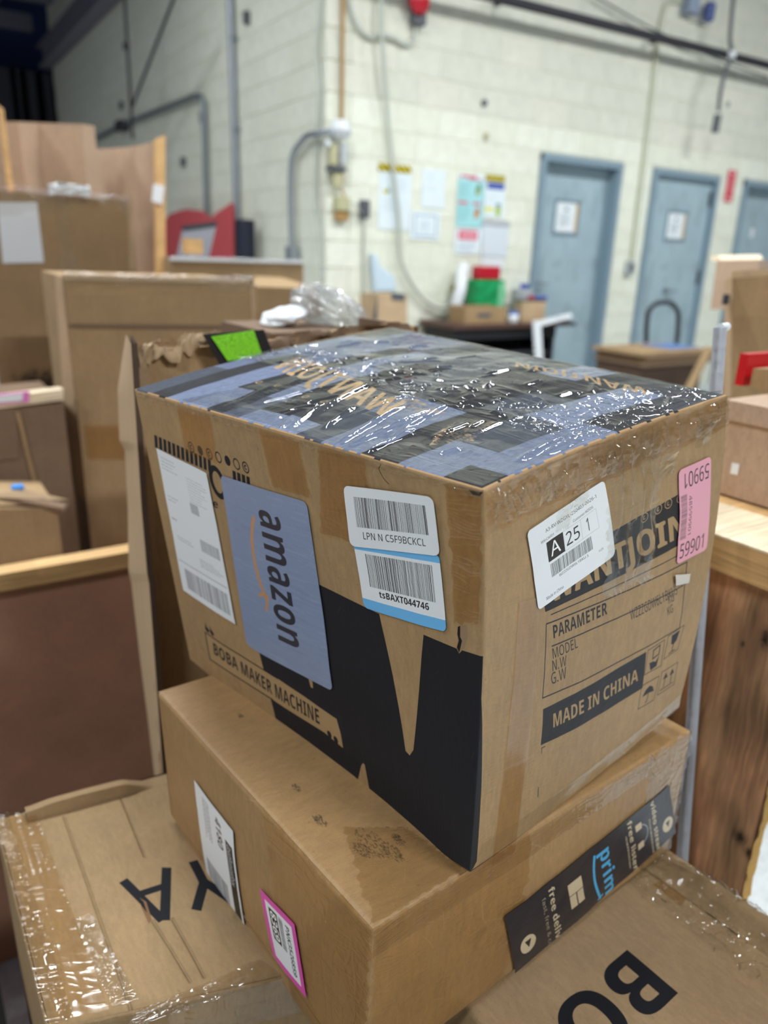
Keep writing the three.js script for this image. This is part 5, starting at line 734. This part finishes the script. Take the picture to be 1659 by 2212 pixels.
notice('blue_headed_notice', 'white notice with a blue heading and a plant picture', [[1048, 392], [1092, 396], [1088, 472], [1045, 468]], (x, w, h) => { x.fillStyle = '#3f55a8'; x.fillRect(24, 6, w - 40, 62); textRows(x, 40, 110, 150, 4, 26, '#b9c8d2', 4); x.fillStyle = '#e3e07a'; x.fillRect(10, 240, 110, 46); x.fillStyle = '#a8c04a'; x.beginPath(); x.ellipse(180, 270, 34, 60, 0, 0, 7); x.fill(); x.fillStyle = '#6f94ac'; x.fillRect(150, 200, 60, 30); });
{ const t = thing('document_pocket', 'clear wall pocket holding white sheets above the table', 'pocket', 'notices on the cream wall'); const q = [[1043, 474], [1100, 478], [1094, 556], [1042, 552]].map((p) => wz(p[0], p[1], 0.02)); part(t, 'pocket', slab(q, V(0, 0, -0.015)), new THREE.MeshPhysicalMaterial({ color: 0xdfe7ee, roughness: 0.2, clearcoat: 1 })); const r = [[1040, 540], [1092, 545], [1086, 586], [1040, 580]].map((p) => wz(p[0], p[1], 0.012)); part(t, 'sheet', slab(r, V(0, 0, -0.005)), M.white); part(t, 'lip', slab([[1043, 474], [1101, 478], [1101, 490], [1043, 485]].map((p) => wz(p[0], p[1], 0.026)), V(0, 0, -0.006)), M.greyPlastic); }
{ const t = notice('fire_sign', 'narrow red fire sign between the second and third doors', [[1572, 367], [1590, 367], [1582, 438], [1566, 436]], (x, w, h) => { x.fillStyle = '#cf3f4e'; x.fillRect(0, 0, w, h); x.fillStyle = '#f0c8cc'; x.beginPath(); x.arc(w / 2, 40, 20, 0, 7); x.fill(); textRows(x, 20, 90, w - 40, 9, 24, '#efb8be', 4, 10); x.fillRect(20, h - 60, w - 40, 30); }, 96, 400, '#cf3f4e'); }
/* table and the things on it */
{
  const z0 = -4.75, z1 = -5.25, L = onZ(984, 692, z0).x, Rr = onZ(1238, 697, z0).x, y = (onZ(984, 697, z0).y + onZ(1238, 700, z0).y) / 2, t = thing('work_table', 'black work table with a brown top before the first door', 'table');
  part(t, 'table_top', box(Rr - L, 0.035, z0 - z1, (L + Rr) / 2, y - 0.0175, (z0 + z1) / 2), mat(0x5a4038, 0.5)); for (const x of [L + 0.05, Rr - 0.18]) part(t, 'leg_panel', box(0.04, y - 0.035, 0.4, x, (y - 0.035) / 2, (z0 + z1) / 2), M.black); part(t, 'back_panel', box(Rr - L - 0.25, 0.34, 0.02, (L + Rr) / 2 - 0.06, y - 0.205, z1 + 0.03), M.black); part(t, 'shelf', box(Rr - L - 0.25, 0.025, 0.36, (L + Rr) / 2 - 0.06, y - 0.26, (z0 + z1) / 2), M.darkGrey); part(t, 'apron', box(Rr - L - 0.2, 0.09, 0.02, (L + Rr) / 2 - 0.07, y - 0.08, z0 - 0.04), M.black);
  const X = (px, z = -4.9) => onZ(px, 680, z).x, Y = (py, z = -4.9) => onZ(1060, py, z).y;
  const tray = thing('cardboard_tray', 'open tan cardboard tray on the work table', 'tray'), w = X(1076) - X(987), hh = Y(660) - y; for (const [a, b, c, d] of [[w, hh, 0, 0.1], [w, hh, 0, -0.1]]) part(tray, 'side', box(a, b, 0.008, (X(987) + X(1076)) / 2, y + hh / 2, -4.9 + d), M.tan); for (const s of [-1, 1]) part(tray, 'end', box(0.008, hh * 0.94, 0.2, (X(987) + X(1076)) / 2 + (s * w) / 2, y + hh * 0.47, -4.9), M.tan); part(tray, 'print', box(0.14, 0.03, 0.002, X(1028), y + hh * 0.5, -4.9 + 0.106), M.darkGrey); part(tray, 'base', box(w, 0.006, 0.2, (X(987) + X(1076)) / 2, y + 0.003, -4.9), M.tan);
  const g = thing('green_bag', 'green plastic bag under a red packet on the work table', 'bag'), gx = (X(1044) + X(1110)) / 2, gw = X(1110) - X(1044), gh = Y(606) - y; { const k = new THREE.BoxGeometry(gw, gh, 0.13, 8, 10, 4), P = k.attributes.position; for (let i = 0; i < P.count; i++) { const f = P.getY(i) / gh + 0.5; P.setX(i, P.getX(i) * (1.0 - 0.12 * f) + 0.012 * (noise(P.getY(i) * 30, 3) - 0.5)); P.setZ(i, P.getZ(i) + 0.03 * (noise(P.getX(i) * 26, P.getY(i) * 20) - 0.5)); } k.computeVertexNormals(); k.translate(gx, y + gh / 2, -5.09); part(g, 'body', k, M.green); part(g, 'pale_gusset', box(gw * 0.2, gh * 0.9, 0.01, gx + gw * 0.33, y + gh * 0.47, -5.018), mat(0x7cc99a, 0.5)); }
  const r = thing('red_packet', 'bright red packet on top of the green bag', 'packet'), ry = y + gh; part(r, 'body', rbox(0.24, 0.11, 0.1, 0.015, gx - 0.01, ry + 0.055, -5.09), M.red);
  const hose = thing('white_roll', 'bent white plastic roll leaning beside the green bag', 'roll'); part(hose, 'roll', tube([V(X(1022), y + 0.03, -5.12), V(X(1017), y + 0.12, -5.1), V(X(1024), y + 0.26, -5.1), V(X(1034), y + 0.38, -5.16), V(X(1042), y + 0.44, -5.18)], 0.05, 30, 12), M.white);
  const bin = thing('grey_tub', 'pale grey tub behind the small carton on the work table', 'tub'); part(bin, 'body', lathe([[0.001, 0], [0.08, 0], [0.095, 0.26], [0.085, 0.26], [0.001, 0.02]], X(1127, -5.05), y, -5.07), M.greyPlastic);
  const bb = thing('blue_bottle', 'white bottle with a blue nozzle standing behind the grey tub', 'bottle'); part(bb, 'body', lathe([[0.001, 0.03], [0.03, 0.03], [0.03, 0.24], [0.012, 0.27], [0.001, 0.27]], X(1127, -5.2), y - 0.03, -5.205), M.white); part(bb, 'nozzle', rbox(0.09, 0.06, 0.03, 0.01, X(1128, -5.2), y + 0.27, -5.205), M.blue);
  const sc = thing('small_carton', 'small pale carton at the right end of the work table', 'carton'), sw = X(1168) - X(1118); part(sc, 'body', box(sw, 0.17, 0.1, (X(1118) + X(1168)) / 2, y + 0.085, -4.9), M.pale); part(sc, 'dark_lid', box(sw + 0.006, 0.012, 0.106, (X(1118) + X(1168)) / 2, y + 0.176, -4.9), M.darkGrey);
  const m = thing('marker_pen', 'blue and red marker pen lying on the small pale carton', 'pen'); part(m, 'barrel', rod(V(X(1148), y + 0.197, -4.9), V(X(1176), y + 0.2, -4.9), 0.014, 10), M.blue); part(m, 'cap', rod(V(X(1138), y + 0.197, -4.9), V(X(1150), y + 0.197, -4.9), 0.015, 10), M.red);
  const jar = thing('white_jar', 'small white jar with a blue lid in front of the green bag', 'jar'); part(jar, 'body', lathe([[0.001, 0], [0.045, 0], [0.045, 0.07], [0.001, 0.07]], X(1112, -4.8), y, -4.82), M.white); part(jar, 'lid', cyl(0.047, 0.047, 0.02, X(1112, -4.8), y + 0.08, -4.82), mat(0x5a78c8, 0.4));
  const st = thing('paper_stand', 'white bent board on a grey clip at the table end', 'stand'), zz = -4.54; part(st, 'top_board', slab([onZ(1158, 694, zz - 0.2), onZ(1232, 676, zz - 0.2), onZ(1236, 684, zz), onZ(1160, 704, zz)], V(0, -0.01, 0)), M.white); part(st, 'leg_board', slab([onZ(1153, 694, zz), onZ(1168, 692, zz), V(onZ(1186, 772, zz).x, 0, zz + 0.05), V(onZ(1172, 772, zz).x, 0, zz + 0.05)], V(0, 0, -0.02)), M.white); part(st, 'clip', rod(onZ(1205, 690, zz - 0.1), onZ(1242, 700, zz - 0.1), 0.018, 8), M.darkGrey);
}
/* carton and bag beside the notices */
{
  const z = -4.85, a = onZ(816, 636, z), b = onZ(880, 640, z), t = thing('open_carton', 'tan carton with a dark printed panel by the wall corner', 'carton'); part(t, 'body', slab([a, V(b.x, a.y, z), V(b.x + 0.04, 0, z), V(a.x, 0, z)], V(0, 0, -0.25)), M.pale); flat(t, 'dark_print', qz(z + 0.004, [[846, 632], [874, 634], [874, 650], [846, 648]]), V(0, 0, -0.003), M.darkGrey); flat(t, 'side_panel', [onZ(802, 632, z - 0.2), onZ(816, 636, z), V(a.x, 0, z), V(a.x - 0.06, 0, z - 0.2)], V(0, 0, -0.005), M.darkGrey);
  const g = thing('hanging_bag', 'pale blue translucent bag hanging on the wall above the tan carton', 'bag'); { const P0 = [[806, 552], [814, 556], [818, 575], [850, 600], [854, 625], [812, 628]].map((p) => wz(p[0], p[1], 0.06)); const sh = new THREE.Shape(P0.map((p) => new THREE.Vector2(p.x, p.y))), e = new THREE.ExtrudeGeometry(sh, { depth: 0.03, bevelEnabled: true, bevelThickness: 0.015, bevelSize: 0.012, bevelSegments: 3 }); e.translate(0, 0, WZ + 0.02); part(g, 'film', e, mat(0xcfe2ef, 0.25)); }
}
/* hand truck and flattened cartons before the second door */
{
  const z = -4.5, t = thing('hand_truck', 'dark steel hand truck with a rounded loop handle before the second door', 'hand truck'), lo = onZ(1398, 745, z), hi = onZ(1462, 745, z); part(t, 'loop_frame', tube([V(lo.x, 0.05, z), V(lo.x, 0.5, z), onZ(1397, 700, z), onZ(1402, 672, z), onZ(1416, 657, z), onZ(1434, 653, z), onZ(1452, 657, z), onZ(1464, 674, z), onZ(1465, 700, z), V(hi.x, 0.5, z), V(hi.x, 0.05, z)], 0.022, 120, 10), M.darkSteel); part(t, 'toe_plate', box(hi.x - lo.x + 0.1, 0.012, 0.22, (lo.x + hi.x) / 2, 0.012, z + 0.12), M.darkSteel); for (const x of [lo.x - 0.05, hi.x + 0.05]) part(t, 'wheel', cyl(0.1, 0.1, 0.05, 0, 0, 0, 24).rotateZ(Math.PI / 2).translate(x, 0.1, z - 0.06), M.black);
  const zf = -3.7, a = onZ(1388, 762, zf), b = onZ(1522, 778, zf), s = thing('flattened_cartons', 'stack of flattened brown cartons before the second door', 'cardboard'), yt = a.y; let y = yt; for (let i = 0; i < 4; i++) { part(s, 'carton_sheet', box(b.x - a.x + 0.08 - 0.04 * (i % 2), 0.022, 0.5, (a.x + b.x) / 2 + 0.03 * (i % 3), y - 0.011, zf - 0.22 + 0.02 * (i % 2)), i % 2 ? M.brown : M.tan); y -= 0.026; } part(s, 'carton_base', box(b.x - a.x - 0.02, y, 0.44, (a.x + b.x) / 2 + 0.02, y / 2, zf - 0.24), M.dark);
  const bl = thing('blue_sheet', 'blue grey sheet lying on the flattened cartons', 'sheet'); part(bl, 'sheet', box(0.36, 0.006, 0.3, b.x - 0.17, yt + 0.003, zf - 0.22), mat(0x5f7fb4, 0.5));
  const tr = thing('cardboard_tube', 'tan cardboard roll leaning beside the flattened cartons', 'tube'), p = onZ(1532, 752, zf + 0.4), q = onZ(1500, 815, zf + 0.4); part(tr, 'roll', rod(p, q.clone().add(q.clone().sub(p).multiplyScalar((q.y - 0.03) / (p.y - q.y))), 0.03, 14), M.tan);
}
/* clutter at the foot of the grey wall */
{
  const x = WX - 0.12, r = thing('red_sheet', 'red sheet with a dipped upper edge leaning on the grey wall', 'sheet'), P0 = [[354, 480], [366, 462], [402, 452], [436, 456], [452, 474], [470, 458], [500, 438], [502, 560], [354, 560]].map((p) => onX(p[0], p[1], x)); const sh = new THREE.Shape(P0.map((p) => new THREE.Vector2(-p.z, p.y))), e = new THREE.ExtrudeGeometry(sh, { depth: 0.02, bevelEnabled: false }); e.rotateY(Math.PI / 2); e.translate(x, 0, 0); part(r, 'cloth', e, mat(0xcf565a, 0.7)); { const a = P0[8], b = P0[7]; part(r, 'lower_edge', box(0.02, a.y, Math.abs(a.z - b.z), x + 0.01, a.y / 2, (a.z + b.z) / 2), mat(0xcf565a, 0.7)); }
  const base = thing('grey_crate', 'dark grey crate standing before the red sheet', 'crate'), zb = -4.2, a = onZ(340, 556, zb), b = onZ(500, 556, zb); part(base, 'body', box(b.x - a.x, a.y, 0.5, (a.x + b.x) / 2, a.y / 2, zb - 0.25), M.darkGrey); part(base, 'rim', box(b.x - a.x + 0.02, 0.03, 0.52, (a.x + b.x) / 2, a.y - 0.03, zb - 0.25), M.black);
  const m = thing('plastic_sheet', 'slanting grey plastic sheet on the dark crate', 'sheet'), q = [[398, 494], [468, 484], [450, 540], [384, 552]].map((p) => onZ(p[0], p[1], zb - 0.15)); q[2].y = q[3].y = a.y + 0.002; part(m, 'sheet', slab(q, V(0, 0, -0.03)), mat(0x8b8b92, 0.5)); part(m, 'upper_edge', slab([[396, 488], [469, 478], [468, 488], [398, 498]].map((p) => onZ(p[0], p[1], zb - 0.145)), V(0, 0, -0.04)), M.darkSteel);
  const d = thing('black_roll', 'upright black roll against the grey wall', 'roll'), c0 = onX(529, 480, WX - 0.14), rr = 0.085; part(d, 'roll', cyl(rr, rr, c0.y, c0.x, c0.y / 2, c0.z, 24), mat(0x1b2033, 0.6)); part(d, 'cap', cyl(rr * 0.96, rr, 0.02, c0.x, c0.y + 0.01, c0.z, 24), M.black);
}
renderer.render(scene, camera);
